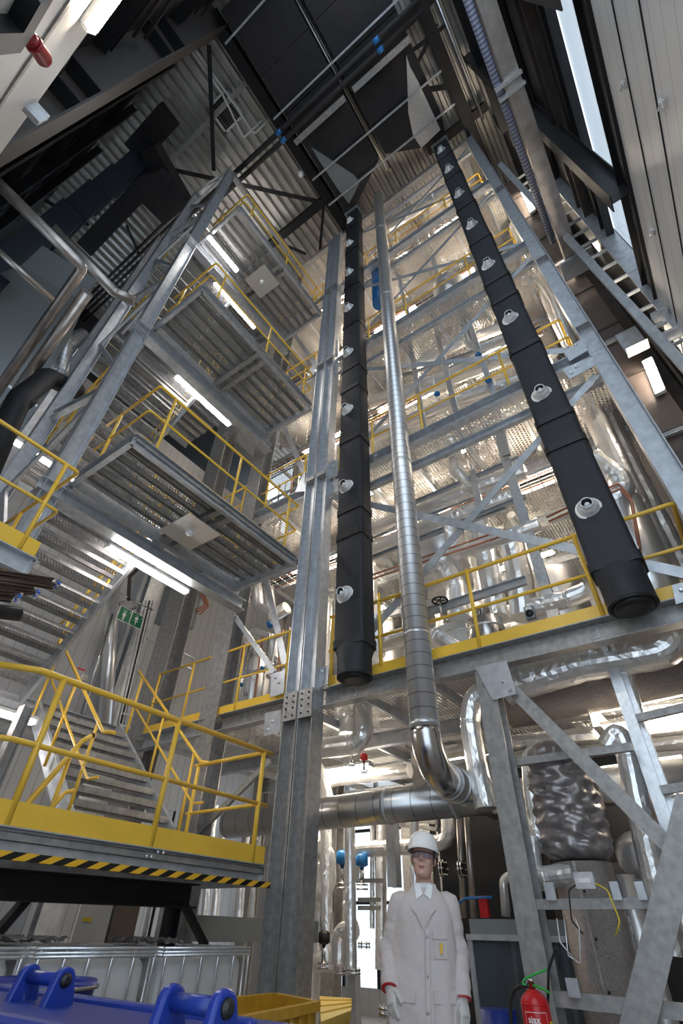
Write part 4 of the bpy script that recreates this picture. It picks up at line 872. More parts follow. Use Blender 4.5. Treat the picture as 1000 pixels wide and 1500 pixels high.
# gauge box
p = P(690, 890, x=6.0); p = P(776, 898, x=6.0); t = thing('gauge', p, 'blue-backed digital gauge hanging behind the first-floor railing', 'gauge')
MB().obox(p, (.03, 0, 0), (0, .06, 0), (0, 0, .09)).build('housing', 'grey_box', t); MB().lathe(p + Vector((-.03, 0, -.02)), (-1, 0, 0), [(0, .05), (.03, .045), (.031, .0)], 18).build('dial', 'rubber', t); MB().obox(p + Vector((-.035, 0, .05)), (.004, 0, 0), (0, .04, 0), (0, 0, .025)).build('screen', 'white_plain', t)
# right of the right fabric duct
fp([(848, 560), (893, 655), (960, 800), (985, 860)], 6.6, .17, 'thick upright foil pipe right of the right fabric duct, left one')
fp([(884, 590), (915, 660), (985, 800), (1010, 850)], 6.9, .13, 'upright foil pipe right of the right fabric duct, beside the tall column')
fp([(868, 672), (905, 700), (916, 722), (884, 738), (868, 745)], 6.1, .15, 'looped foil pipe with a fat elbow right of the right fabric duct')
fp([(905, 740), (950, 850), (968, 900)], 6.3, .30, 'very thick smooth foil cylinder by the foot of the right fabric duct', m='foil_smooth', n=28)
fp([(868, 800), (905, 860), (915, 885)], 6.0, .14, 'foil elbow right beside the round bottom of the right fabric duct')
fp([(800, 425), (836, 500), (862, 570)], 6.5, .18, 'upright foil pipe right of the fabric duct between second and third floors, left one')
fp([(765, 412), (790, 405), (812, 440), (836, 500), (850, 540)], 6.1, .10, 'bent foil pipe with an elbow under the third floor by the right column')
fp([(838, 470), (862, 530), (882, 580)], 6.9, .13, 'upright foil pipe right of the fabric duct between second and third floors, right one')
fp([(868, 605), (900, 655), (925, 700)], 7.2, .13, 'upright foil pipe behind the thick pair right of the fabric duct')
fp([(752, 330), (778, 375), (800, 420)], 6.5, .13, 'upright foil pipe right of the fabric duct above the third floor')
for i, (a, c) in enumerate([((545, 842), (740, 775)), ((545, 848), (745, 782)), ((800, 758), (905, 708)), ((803, 764), (908, 716))]):
    pipe('copper_cable', [P(*a, x=5.95), P(*c, x=5.95)] + ([P(c[0] + 18, c[1] + 20, x=5.95), P(c[0] + 30, c[1] + 90, x=5.95)] if i > 1 else []), .016, 'copper', 'thin red-brown cable ' + ['behind the left duct and braces, upper', 'behind the left duct and braces, lower', 'hooking down right of the right duct, upper', 'hooking down right of the right duct, lower'][i], n=8, cat='cable')
# between the second and third floors
fp([(600, 540), (680, 500), (745, 475)], 6.5, .13, 'level foil pipe under the third floor, upper one between the ducts')
fp([(545, 590), (640, 560), (770, 510)], 6.7, .20, 'thick level foil pipe in the middle of the second storey')
fp([(545, 640), (660, 590), (770, 555)], 6.6, .15, 'thick level foil pipe low in the second storey')
fp([(678, 470), (688, 505), (700, 512), (745, 495)], 6.3, .11, 'foil pipe dropping beside the third slim post')
fp([(700, 465), (728, 455), (742, 470)], 6.6, .10, 'foil elbow next to the round fan housing')
p = P(722, 472, x=6.6); t = thing('fan_housing', p, 'round grey fan housing under the third floor left of the right duct', 'fan')
MB().lathe(p + Vector((.2, 0, 0)), (-1, 0, 0), [(0, .26), (.20, .28), (.22, .24), (.10, .20), (.10, 0)], 26).build('casing', 'steel_pipe', t); MB().tube([p, p + Vector((-.1, 0, 0))], .07, 14).build('hub', 'steel_pipe', t)
# third and fourth storeys
vessel(652, 403, 6.0, .40, 12.5, 13.9, 'round aluminium vessel above the third floor between the ducts')
fp([(575, 430), (630, 400), (745, 340)], 6.9, .15, 'level foil pipe in the third storey')
fp([(580, 505), (660, 468), (740, 430)], 6.9, .14, 'level foil pipe just under the third-floor beam')
fp([(570, 330), (620, 300), (680, 262)], 5.75, .19, 'bright thick foil pipe in the fourth storey behind the railing')
fp([(560, 300), (575, 322), (582, 345)], 6.2, .13, 'short upright foil pipe right of the spiral duct head')
t = pipe('blue_drum', PX(5.6, (553, 395), (556, 445)), .2, 'blue_paint', 'blue drum seen between the spiral duct and the left fabric duct', n=24, cat='drum')
for i, (u, v) in enumerate([(620, 452), (715, 557), (640, 577), (700, 520)]):
    p = P(u, v, x=6.1); tag(MB().sphere(p, .07, 12, 8, (1, 1, .8)).build('valve_actuator', 'blue_paint'), 'small blue valve head, ' + ['in the third storey', 'right end of the second storey', 'low in the second storey', 'middle of the second storey'][i], 'valve')
# filler pipework deeper inside every storey
rng = random.Random(11)
FR = [('second', 4.1, 7.5), ('third', 8.3, 11.6), ('fourth', 12.4, 15.7), ('fifth', 16.6, 19.8)]
for k, (nm, z0, z1) in enumerate(FR):
    g1 = 'level foil pipes deep inside storey ' + nm; g2 = 'upright foil pipes deep inside storey ' + nm
    for i in range(9 if k < 2 else 7):
        x = 7.3 + rng.random() * 3.6; z = z0 + .3 + (z1 - z0 - .3) * rng.random(); r = rng.choice((.06, .09, .12, .17)); ya = rng.uniform(-.5, 3); yb = ya + rng.uniform(1.6, 4.5)
        pts = [(x, ya, z), (x, min(yb, 8), z)]
        if rng.random() < .6: pts.append((x, min(yb, 8), z + rng.choice((-.9, .7))))
        if rng.random() < .5: pts.insert(0, (x + .8, ya, z))
        pipe('foil_pipe', pts, r, 'foil', 'foil pipe running level deep inside the ' + nm + ' storey', n=12, group=g1)
    for i in range(8 if k < 2 else 6):
        x = 6.9 + rng.random() * 3.6; y = rng.uniform(-.4, 8); r = rng.choice((.05, .08, .12, .2)); za = z0 + rng.random() * .8; zb = z1 - rng.random() * 1.0
        pipe('foil_pipe', [(x, y, za), (x, y, zb), (x + rng.choice((-.5, .5)), y, zb)], r, 'foil', 'foil pipe standing upright deep inside the ' + nm + ' storey', n=12, group=g2)
    for i in range(3):
        x = 7.8 + i * 1.1; y = (1.2, 5.2, 3.3)[i]; r = (.45, .5, .38)[i]; t = thing('vessel', (x, y, z0), ['left-hand', 'right-hand', 'middle'][(1, 0, 2)[i]] + ' upright vessel deep inside the ' + nm + ' storey', 'tank')
        MB().lathe((x, y, z0 + .2), (0, 0, 1), [(0, r * .4), (.1, r * .9), (.15, r), (1.6, r), (1.7, r * .9), (1.85, r * .3)], 28).build('jacket', 'alu', t)
        for a in (0, 2.1, 4.2): MB().prof(Q(.06, .06), (x + r * .8 * math.cos(a), y + r * .8 * math.sin(a), z0 - .27), (x + r * .8 * math.cos(a), y + r * .8 * math.sin(a), z0 + .4)).build('leg', 'galv', t)
    # cable tray with cables
    z = z1 - .25; t = thing('cable_tray', (6.75, 3, z), 'level cable tray near the front of the ' + nm + ' storey', 'cable tray')
    MB().box((6.6, -.3, z), (6.61, 8, z + .08)).box((7.0, -.3, z), (7.01, 8, z + .08)).build('side_rail', 'galv', t)
    b = MB()
    for i in range(40): b.box((6.6, -.3 + i * .207, z), (7.0, -.28 + i * .207, z + .012))
    b.build('rungs', 'galv', t)
    for i in range(4): MB().tube([(6.68 + i * .08, -.3, z + .03), (6.68 + i * .08, 8, z + .03)], .018, 6).build('cable', ('copper', 'rubber', 'grey_box', 'copper')[i], t)
# left part of the process tower, between the double column and the stairs
vessel(372, 985, 6.6, .42, 3.95, 5.4, 'upright aluminium vessel left of the double column on the first floor')
fp([(352, 945), (372, 925), (398, 935), (400, 965)], 6.3, .09, 'foil pipe arching over the vessel left of the double column')
fp([(375, 850), (378, 890), (400, 900)], 6.4, .12, 'foil pipe bend under the second landing corner')
fp([(392, 860), (396, 905), (420, 890)], 6.8, .14, 'foil pipe bend left of the double column, upper')
vessel(395, 720, 6.6, .40, 8.1, 9.7, 'upright aluminium vessel left of the double column on the second floor')
vessel(448, 495, 6.8, .40, 12.2, 13.9, 'upright aluminium vessel left of the double column on the third floor')
t = pipe('blue_actuator', PX(6.1, (393, 912), (396, 918)), .05, 'blue_paint', 'blue valve head left of the double column', cat='valve')
# lamps of every storey
for k, (nm, z0, z1) in enumerate(FR):
    for i, (x, y) in enumerate(((6.9, .6), (6.9, 3.2), (6.9, 5.7), (9.4, 2.0), (9.4, 6.2))):
        tube_lamp((x, y, z1 + .02), (0, 1, 0), 'lit fluorescent tube under the ceiling of the ' + nm + ' storey, ' + ['front right', 'front middle', 'front left', 'rear right', 'rear left'][i], ln=1.5)
for i, (x, y) in enumerate(((7.0, .4), (7.2, 2.6), (7.0, 5.2), (9.6, 1.6), (9.6, 6.2))):
    tube_lamp((x, y, 3.25), (0, 1, 0), 'lit fluorescent tube under the first floor, ' + ['front right', 'front middle', 'front left', 'rear right', 'rear left'][i])
#@@PIPES
# ================================================================ GROUND STOREY PIPEWORK
fp([(738, 1010), (760, 1000), (850, 972), (975, 950), (985, 915)], 5.95, .20, 'thick foil pipe under the first-floor beam, turning up at the right edge', bend=.3, n=24)
fp([(745, 1040), (900, 1010), (1010, 985)], 6.5, .22, 'dull thick foil pipe behind the one under the first-floor beam', m='stucco', n=22)
fp([(885, 965), (915, 1000), (925, 1015)], 6.4, .12, 'short foil branch pipe under the thick pipe at the right')
fp([(730, 1008), (692, 1018), (688, 1060), (698, 1120), (712, 1185)], 5.65, .115, 'foil pipe coming down left of the short column', bend=.22, n=20)
fp([(820, 1106), (776, 1100), (780, 1160), (791, 1232), (775, 1236)], 5.9, .10, 'U-shaped foil pipe right of the short column', bend=.18, n=18)
fp([(775, 1225), (782, 1290), (800, 1285), (840, 1280)], 5.75, .09, 'foil pipe turning into the quilted jacket from the left', bend=.13)
fp([(890, 1095), (905, 1070), (920, 1110), (945, 1230), (985, 1400)], 6.0, .11, 'foil pipe with a rounded top descending behind the lower right braces', bend=.12)
fp([(800, 1125), (870, 1160)], 6.9, .07, 'slanted thin foil pipe behind the quilted jacket, upper')
fp([(840, 1120), (890, 1165)], 6.7, .09, 'slanted foil pipe behind the quilted jacket, lower')
fp([(755, 1168), (1010, 1135)], 6.6, .19, 'large level foil pipe behind the top of the quilted jacket', m='foil_smooth', n=22)
fp([(640, 1105), (740, 1090), (1010, 1062)], 7.2, .10, 'level foil pipe crossing under the first floor')
fp([(640, 1082), (760, 1060), (1010, 1030)], 7.6, .07, 'thin level foil pipe crossing under the first floor')
fp([(745, 1115), (1010, 1085)], 7.8, .09, 'level pipe deep behind the U-shaped pipe')
fp([(905, 950), (930, 1040), (960, 1150), (975, 1180), (1010, 1172)], 6.1, .08, 'foil pipe running down right of the bright double post', bend=.15)
fp([(935, 1080), (950, 1120), (985, 1280), (1012, 1400)], 6.3, .10, 'long foil pipe at the right edge running down behind the braces')
fp([(455, 1098), (520, 1090), (533, 1078), (530, 1030)], 6.1, .14, 'foil pipe with a fat elbow between the double column and the spiral duct', bend=.2, n=20)
fp([(507, 1030), (508, 1075)], 6.4, .12, 'upright foil pipe joining the pipe with the fat elbow')
fp([(455, 1150), (500, 1140), (600, 1128)], 7.4, .11, 'level foil pipe above the cross duct')
fp([(560, 1060), (640, 1050)], 6.9, .08, 'short level foil pipe behind the spiral duct, under the floor')
fp([(460, 1120), (470, 1140), (480, 1180)], 6.9, .12, 'dull foil bend behind the double column')
for i, (u, x, r) in enumerate([(478, 7.2, .08), (512, 6.8, .075), (498, 9.0, .10), (545, 7.6, .035), (606, 6.9, .06), (558, 8.4, .09), (468, 8.6, .11)]):
    fp([(u, 1190), (u + (1, 2, 1, 0, 2, 0, -1)[i], 1420 if i not in (3,) else 1360)], x, r, 'upright foil pipe behind the person and the bright window, ' + ['first', 'second', 'third', 'fourth', 'fifth', 'sixth', 'seventh'][i] + ' of a cluster')
fp([(655, 1190), (658, 1232), (600, 1240), (520, 1245), (516, 1290)], 7.4, .10, 'foil pipe looping above the white helmet', bend=.15)
fp([(465, 1245), (480, 1248), (482, 1300), (455, 1312)], 8.2, .13, 'fat foil loop right beside the double column', bend=.2)
fp([(455, 1500), (458, 1415), (470, 1408), (500, 1410)], 8.0, .12, 'foil pipe rising from the yellow bin and turning right', bend=.2)
fp([(497, 1412), (498, 1365), (520, 1362)], 7.0, .11, 'foil elbow beside the person, left', bend=.12)
for i, (u, x) in enumerate([(578, 7.4), (671, 6.6), (682, 6.4), (693, 7.8), (648, 8.6)]):
    pipe('steel_pipe', [P(u, 1180, x=x), P(u + (0, 8, 12, 16, 4)[i], 1345 if i else 1290, x=x)], .035, 'steel_pipe', 'thin bare upright pipe behind the person, ' + ['leftmost', 'second', 'third', 'rightmost', 'furthest back'][i], n=10)
member('steel_post', C(.14, .14, .01, 1), P(573, 1175, x=7.0), P(578, 1300, x=7.0), 'galv', 'galvanised post left of the helmet in the background', 'steel post', up=(1, 0, 0))
member('steel_post', C(.12, .12, .01, 1), P(518, 1420, x=7.2), P(520, 1520, x=7.2), 'galv', 'short galvanised post right of the yellow bin', 'steel post', up=(1, 0, 0))
for i, (a, c) in enumerate([((525, 1330), (556, 1330)), ((525, 1318), (556, 1318)), ((520, 1290), (560, 1290)), ((540, 1195), (640, 1205)), ((540, 1202), (640, 1215)), ((460, 1200), (600, 1180))]):
    member('rail', Q(.05, .05), P(*a, x=7.5), P(*c, x=7.5), 'galv_dark', 'thin level bar in the background pipework, ' + ['beside the shoulder', 'over the one beside the shoulder', 'in front of the bright window', 'left of the helmet, upper', 'left of the helmet, lower', 'under the cross duct'][i], 'steel rail')
# valves and flanges
def valve(u, v, x, lab, m='blue_paint', s=1.0):
    p = P(u, v, x=x); t = thing('valve', p, lab, 'valve')
    MB().lathe(p + Vector((0, 0, .05 * s)), (0, 0, 1), [(0, .05 * s), (.02, .09 * s), (.13 * s, .09 * s), (.16 * s, .05 * s), (.17 * s, 0)], 16).build('actuator', m, t)
    MB().tube([p + Vector((0, 0, -.16 * s)), p + Vector((0, 0, .06 * s))], .03 * s, 10).build('stem', 'stainless', t)
    for dz in (-.17, -.22): MB().lathe(p + Vector((0, 0, dz * s)), (0, 0, 1), [(0, .085 * s), (.022 * s, .085 * s)], 16).build('flange', 'stainless', t)
    return t
valve(501, 1273, 7.3, 'blue-capped valve in front of the bright window, upper left', s=1.1)
valve(530, 1276, 7.3, 'blue-capped valve in front of the bright window, right of its twin', s=1.0)
valve(474, 1390, 7.1, 'dark boxy valve above the yellow bin', m='rubber', s=.9)
valve(515, 1078 + 30, 6.3, 'red-tagged valve under the foil pipe with the fat elbow, left', m='red_paint', s=.6)
valve(533, 1118, 6.3, 'red-tagged valve under the foil pipe with the fat elbow, right', m='red_paint', s=.6)
for i, (u, v, x) in enumerate([(498, 1424, 7.0), (518, 1424, 6.8), (533, 1385, 7.2), (649, 1272, 6.6), (677, 1273, 6.5), (568, 1482, 5.2)]):
    p = P(u, v, x=x); t = thing('pipe_flange', p, 'bolted pipe flange ' + ['low behind the yellow bin', 'low between the bin and the person', 'left of the elbow of the coat', 'right of the helmet, left one', 'right of the helmet, right one', 'by the gloved hand'][i], 'flange')
    ax = Vector((0, 0, 1)) if i not in (3, 4) else Vector((0, 1, 0))
    for o_ in (-.02, .012): MB().lathe(p + ax * o_, ax, [(0, .085), (.016, .085)], 18).build('flange_disc', 'stainless', t)
    for k in range(6):
        a = k * math.pi / 3; s_ = (Vector((math.cos(a), math.sin(a), 0)) if ax.z else Vector((math.cos(a), 0, math.sin(a)))) * .068
        MB().tube([p + s_ - ax * .035, p + s_ + ax * .045], .007, 6).build('bolt', 'steel_pipe', t)
# insulated column vessel with quilted jacket
VX = 5.95
p0 = P(893, 1560, x=VX); p1 = P(848, 1265, x=VX)
yv = p1.y - .02
t = thing('insulated_vessel', (VX, yv, 0), 'thick embossed aluminium column under the grey quilted jacket at the lower right', 'tank')
MB().tube([(VX, yv, 0), (VX, yv, 1.80)], .27, 36).build('jacket', 'stucco', t)
MB().box((VX - .275, yv - .01, .0), (VX - .262, yv + .01, 1.8)).build('seam_strip', 'steel_pipe', t)
for i in range(5): MB().sphere((VX - .28, yv - .035, .3 + i * .32), .012, 8, 6).build('rivet', 'rubber', t)
# quilted jacket: lumpy tufted surface
def quilt(c, r, z0, z1, lab, tilt=(0, 0), nu=110, nv=110, tu=10, tv=9):
    vs = []; rg = random.Random(3)
    jit = {(a, b_): (rg.uniform(-.25, .25), rg.uniform(-.2, .2)) for a in range(tu) for b_ in range(-1, tv + 2)}
    for j in range(nv + 1):
        f = j / nv; z = z0 + (z1 - z0) * f
        end = min(1, (min(f, 1 - f) / .10 + .02)) ** .5; base = r * (.62 + .38 * end) * (1.0 + .06 * math.sin(f * 3.1)) * (1 if f < .75 else 1 - .35 * ((f - .75) / .25) ** 2)
        for k in range(nu):
            a = k / nu; d = 9
            for (ta, tb), (ja, jb) in jit.items():
                du = ((a * tu - (ta + .5 * (tb % 2)) - ja + tu / 2) % tu) - tu / 2; dv = f * tv - tb - jb
                d = min(d, du * du + dv * dv)
            puff = .075 * (1 - math.exp(-(d ** .5) * 2.2)) + .006 * math.sin(f * 60 + 5 * math.sin(a * 19 + f * 7)) * math.exp(-d * 1.2) + .004 * math.sin(a * 90 + 9 * math.sin(f * 9))
            rr = base * .92 + puff; ang = 2 * math.pi * a
            vs.append((c[0] + tilt[0] * f + rr * math.cos(ang), c[1] + tilt[1] * f + rr * math.sin(ang), z))
    b = MB(); b.add(vs, [(j * nu + k, j * nu + (k + 1) % nu, (j + 1) * nu + (k + 1) % nu, (j + 1) * nu + k) for j in range(nv) for k in range(nu)] + [tuple(range(nu - 1, -1, -1)), tuple(nv * nu + k for k in range(nu))], True)
    return tag(b.build('quilted_jacket', 'quilt'), lab, 'insulation jacket')
quilt((VX, yv), .30, 1.82, 2.86, 'big grey quilted insulation jacket with tufted folds, right of the short column')
c2 = P(925, 1360, x=6.25); quilt((6.3, c2.y), .20, c2.z - .22, c2.z + .22, 'small grey quilted jacket low at the right behind the wide brace', nu=44, nv=30, tu=7, tv=4)
c2 = P(905, 1300, x=6.6); pipe('foil_pipe', [(6.6, c2.y + .3, c2.z), (6.6, c2.y - .5, c2.z)], .20, 'quilt', 'grey wrapped pipe stub right of the quilted jacket', n=24)
c2 = P(940, 1255, x=6.5); tag(MB().sphere(c2, .22, 24, 16, (1, 1.1, 1)).build('foil_elbow', 'foil'), 'round foil-wrapped elbow right of the quilted jacket', 'pipe')
pipe('foil_pipe', [(6.15, yv - .30, 0), (6.15, yv - .30, 1.72)], .10, 'foil_smooth', 'shiny upright pipe close on the right of the embossed column', n=18)
pipe('foil_pipe', [(6.35, yv + .30, 0), (6.35, yv + .30, 1.72)], .07, 'foil_smooth', 'shiny upright pipe close on the left of the embossed column', n=18)
pipe('lagged_pipe', PX(6.0, (819, 1092), (829, 1128)), .065, 'black_fabric', 'small black lagged fitting between the U-shaped pipe and the brace', n=14)
for i, (u, v, w_, h_) in enumerate([(806, 1306, 20, 26), (902, 1305, 20, 27), (939, 1305, 21, 27), (840, 1447, 24, 30)]):
    a, c = P(u - w_ / 2, v - h_ / 2, x=5.22), P(u + w_ / 2, v + h_ / 2, x=5.22)
    tag(MB().box((5.20, a.y, a.z), (5.225, c.y, c.z)).build('blank_plate', 'galv'), 'blank grey mounting plate on the rail, ' + ['left of the vessel', 'right of the vessel', 'rightmost', 'on the lowest rail with a black socket'][i], 'plate')
p = P(857, 1290, x=5.18); t = thing('terminal_box', p, 'small aluminium terminal box with cables at the foot of the quilted jacket', 'box')
MB().obox(p, (.035, 0, 0), (0, .075, 0), (0, 0, .055)).build('housing', 'galv_bright', t); MB().obox(p + Vector((-.037, 0, 0)), (.002, 0, 0), (0, .045, 0), (0, 0, .015)).build('label_plate', 'white_plain', t)
for i, dy in enumerate((-.1, .1)): MB().tube([p + Vector((0, dy * .75, -.02)), p + Vector((0, dy * 1.5, -.06)), p + Vector((0, dy * 1.8, -.25)), p + Vector((.02, dy * 1.2, -.33))], .006, 6, True, .05).build('cable', ('warn_label', 'rubber')[i], t)
for i, pts in enumerate([[(826, 1345), (832, 1400), (850, 1412), (848, 1360), (842, 1345)], [(815, 1345), (820, 1380), (845, 1410)]]):
    pipe('hanging_cable', PX(5.15, *pts), .005, 'warn_label' if 0 else 'galv_bright', ['looped', 'straight'][i] + ' thin hanging cable left of the embossed column', n=6, cat='cable')
pipe('hanging_cable', PX(5.12, (802, 1500), (803, 1420), (817, 1380), (820, 1420)), .010, 'rubber', 'black cable arching beside the extinguisher column', n=8, cat='cable', bend=.08)
# glass-fronted cabinet behind the short column
CX = 6.05
a, c = P(689, 1346, x=CX), P(870, 1368, x=CX)
t = thing('glass_cabinet', (CX, 1.6, 0), 'grey cabinet with a glass front between the person and the quilted jacket', 'cabinet')
y0, y1 = c.y, a.y; zt = a.z; zm = P(689, 1371, x=CX).z
MB().box((CX, y0, zm), (CX + .7, y1, zt)).build('header', 'grey_box', t)
MB().box((CX - .05, y0, zm - .03), (CX, y1 + .05, zm + .015)).box((CX - .03, y1, 0), (CX + .02, y1 + .05, zm)).box((CX - .03, y0, .08), (CX + .02, y1, .14)).build('frame', 'galv', t)
MB().box((CX - .01, y0, .14), (CX, y1, zm - .03)).build('glass_front', 'cabinet_glass', t)
MB().box((CX + .7, y0, 0), (CX + .72, y1, zt)).box((CX, y1, 0), (CX + .7, y1 + .02, zt)).build('back_panel', 'grey_box', t)
for dy in (.25, .75): MB().prof(Q(.04, .04), (CX + .3, y1 - dy, 0), (CX + .3, y1 - dy - .05, zm)).build('inner_post', 'galv_bright', t)
MB().box((CX + .1, y0, .55), (CX + .6, y1 - .05, .58)).build('shelf', 'galv', t)
pipe('blue_drum', [(5.55, P(735, 1500, x=5.6).y, 0), (5.55, P(735, 1500, x=5.6).y, P(740, 1478, x=5.6).z)], .15, 'blue_plastic', 'small blue drum behind the extinguisher hose', n=22, cat='drum')
p = P(709, 1328, x=6.3); tag(MB().obox(p, (.03, 0, 0), (0, .045, 0), (0, 0, .09)).build('red_box', 'red_paint'), 'small red device standing on the cabinet', 'device')
pipe('white_pipe', PX(6.3, (741, 1343), (737, 1290), (745, 1284), (755, 1284)), .045, 'foil_smooth', 'small pale pipe bend standing on the cabinet behind the column', bend=.07)
pipe('blue_hose', PX(6.2, (665, 1330), (680, 1316), (720, 1314)), .012, 'blue_paint', 'blue hose right of the person at shoulder height', n=8, cat='hose')
tag(MB().box((7.7, .9, 0), (7.8, 3.75, 3.1)).build('dark_partition', 'dark_wall'), 'black partition standing behind the glass cabinet', 'partition')
for i, y in enumerate((1.5, 1.85, 2.2, 2.55)): member('steel_post', Q(.05, .06), (7.5, y, 0), (7.5, y, 3.2), 'brown_paint', 'brownish post in front of the black partition, ' + ['first', 'second', 'third', 'fourth'][i] + ' from the right', 'steel post')
#@@GROUND
# ================================================================ BEHIND THE STAIRS
def PY(y, *uv): return [P(u, v, y=y) for u, v in uv]
member('wall_column', C(.40, .20, .02, 1), P(205, 920, y=10.7) + Vector((0, 0, 5)), P(205, 920, y=10.7) + Vector((0, 0, -6)), 'galv', 'grey channel column on the back wall under the green sign', 'steel column', up=(0, 1, 0))
pipe('stainless_pipe', PY(10.3, (168, 850), (152, 1080)), .14, 'foil_smooth', 'tall smooth shiny pipe in front of the back wall, left of the green sign', n=20)
pipe('thin_pipe', PY(10.0, (165, 900), (118, 1050)), .035, 'stainless', 'thin upright pipe with a red-handled tap behind the railing', n=10)
pipe('safety_shower_pipe', PY(9.2, (205, 830), (190, 845), (188, 878)), .04, 'brown_paint', 'brown pipe feeding the shower head over the green sign', n=10)
p = P(188, 884, y=9.2); t = thing('safety_shower', p, 'round metal shower head hanging over the green sign', 'safety shower')
MB().lathe(p, (0, 0, -1), [(-.10, .02), (-.02, .05), (0, .13), (.04, .19), (.05, .19), (.03, .15)], 24).build('shower_head', 'stainless', t)
MB().tube([p + Vector((-.25, 0, .12)), p + Vector((.6, 0, .12))], .018, 8).build('arm', 'stainless', t)
# green emergency sign, two panes with white pictograms
s0, s1, s2, s3 = [P(u, v, y=8.9) for u, v in ((177, 887), (212, 901), (210, 922), (176, 908))]
t = thing('safety_sign', (s0 + s2) / 2, 'green and white emergency shower and eye wash sign behind the stairs', 'sign')
w_ = abs(s1.x - s0.x); h_ = .30; zc_ = (s0.z + s3.z) / 2; xa = min(s0.x, s3.x); W2 = w_
MB().box((xa, 8.90, zc_ - h_ / 2), (xa + W2, 8.912, zc_ + h_ / 2)).build('backing', 'white_plain', t)
for i in range(2):
    xo = xa + .012 + i * (W2 / 2); wp = W2 / 2 - .024
    pn = MB().box((xo, 8.892, zc_ - h_ / 2 + .014), (xo + wp, 8.899, zc_ + h_ / 2 - .014)).build('sign_pane', 'sign_green', t)
    cx = xo + wp * .45; b = MB()
    if i == 0:
        b.sphere((cx, 8.89, zc_ + .045), .018, 10, 6, (1, .15, 1)).box((cx - .02, 8.888, zc_ - .05), (cx + .02, 8.892, zc_ + .022)).box((cx - .017, 8.888, zc_ - .12), (cx - .003, 8.892, zc_ - .05)).box((cx + .003, 8.888, zc_ - .12), (cx + .017, 8.892, zc_ - .05)).box((cx - .035, 8.888, zc_ - .04), (cx - .025, 8.892, zc_ + .02)).box((cx + .025, 8.888, zc_ - .04), (cx + .035, 8.892, zc_ + .02))
        for k in range(5): b.box((cx - .04 + k * .02, 8.888, zc_ + .075 + .01 * (k % 2)), (cx - .034 + k * .02, 8.892, zc_ + .092 + .01 * (k % 2)))
    else:
        b.sphere((cx, 8.89, zc_ + .03), .042, 14, 8, (1, .08, .8)).box((cx - .045, 8.888, zc_ - .035), (cx + .045, 8.892, zc_ - .02)).box((cx - .008, 8.888, zc_ - .11), (cx + .008, 8.892, zc_ - .035))
        for k in range(3): b.box((cx - .03 + k * .025, 8.888, zc_ + .075), (cx - .024 + k * .025, 8.892, zc_ + .10))
    b.box((xo + wp - .04, 8.888, zc_ + .085), (xo + wp - .012, 8.892, zc_ + .092)).box((xo + wp - .03, 8.888, zc_ + .074), (xo + wp - .022, 8.892, zc_ + .104))
    b.build('pictogram', 'white_plain', pn)
tag(MB().obox(P(121, 993, y=9.9), (.07, 0, 0), (0, .05, 0), (0, 0, .06)).build('tap', 'stainless'), 'metal tap on the thin upright pipe behind the railing', 'tap')
tag(MB().obox(P(119, 980, y=9.8), (.08, 0, 0), (0, .015, 0), (0, 0, .012)).build('tap_lever', 'red_paint'), 'red lever above the metal tap behind the railing', 'lever')
for i, (u0, v0, u1, v1, m_) in enumerate([(214, 880, 168, 1080, 'galv'), (219, 880, 172, 1080, 'rubber'), (224, 880, 177, 1080, 'galv'), (247, 870, 222, 1060, 'galv')]):
    pipe('conduit', PY(10.4, (u0, v0), (u1, v1)), .02, m_, 'thin conduit on the back wall by the grey channel column, ' + ['leftmost', 'second', 'third', 'rightmost'][i], n=8, cat='conduit')
for i, (u, v) in enumerate([(215, 935), (180, 1045), (176, 1062), (265, 955), (258, 970)]):
    p = P(u, v, y=9.9); member('wall_strut', Q(.04, .04), p, p + Vector((.55, 0, 0)), 'galv', 'short bracket arm on the back wall behind the stairs, ' + ['beside the sign', 'low left', 'lowest', 'right upper', 'right lower'][i], 'bracket')
t = thing('machine_cabinet', P(262, 890, y=9.6), 'dark machine block with red-brown hoses behind the stairs, right of the broad channel', 'machine')
q = P(262, 890, y=9.4); MB().obox(q, (.35, 0, 0), (0, .3, 0), (0, 0, .5)).build('housing', 'grey_box', t)
for i in range(3): MB().tube([q + Vector((.1 * i + .2, -.32, .5)), q + Vector((.5 + .05 * i, -.35, .2)), q + Vector((.2 + .1 * i, -.33, -.1))], .02, 8, True, .1).build('hose', 'copper', t)
pipe('drop_rod', [(2.95, 4.25, 20.58), (2.95, 4.2, 21.7)], .01, 'galv', 'thin rod holding the small white globe', n=6, cat='rod')
# instrument rack with tubes behind the left railing of the process tower
t = thing('instrument_rack', (6.4, 7.0, 3.8), 'rack of small tubes and blue valves on the first floor behind the left railing', 'rack')
for i in range(9):
    y = 5.7 + i * .17; MB().tube([(6.2, y, 3.8), (6.2, y, 5.6)], .018, 8).build('tube', ('stainless', 'copper', 'galv')[i % 3], t)
    MB().lathe((6.16, y, 4.3 + .2 * (i % 4)), (-1, 0, 0), [(0, .04), (.06, .03)], 8).build('valve_head', ('blue_paint', 'stainless', 'stainless')[i % 3], t)
for z in (4.3, 4.9, 5.5): MB().box((6.2, 5.5, z), (6.25, 7.3, z + .05)).build('cross_rail', 'galv', t)
t = thing('instrument_rack', (6.4, 7.0, 8.0), 'rack of small tubes on the second floor behind the second landing', 'rack')
for i in range(7):
    y = 5.3 + i * .2; MB().tube([(6.2, y, 8.0), (6.2, y, 9.8)], .02, 8).build('tube', ('stainless', 'copper', 'galv')[i % 3], t)
for z in (8.6, 9.4): MB().box((6.2, 5.2, z), (6.25, 6.8, z + .05)).build('cross_rail', 'galv', t)

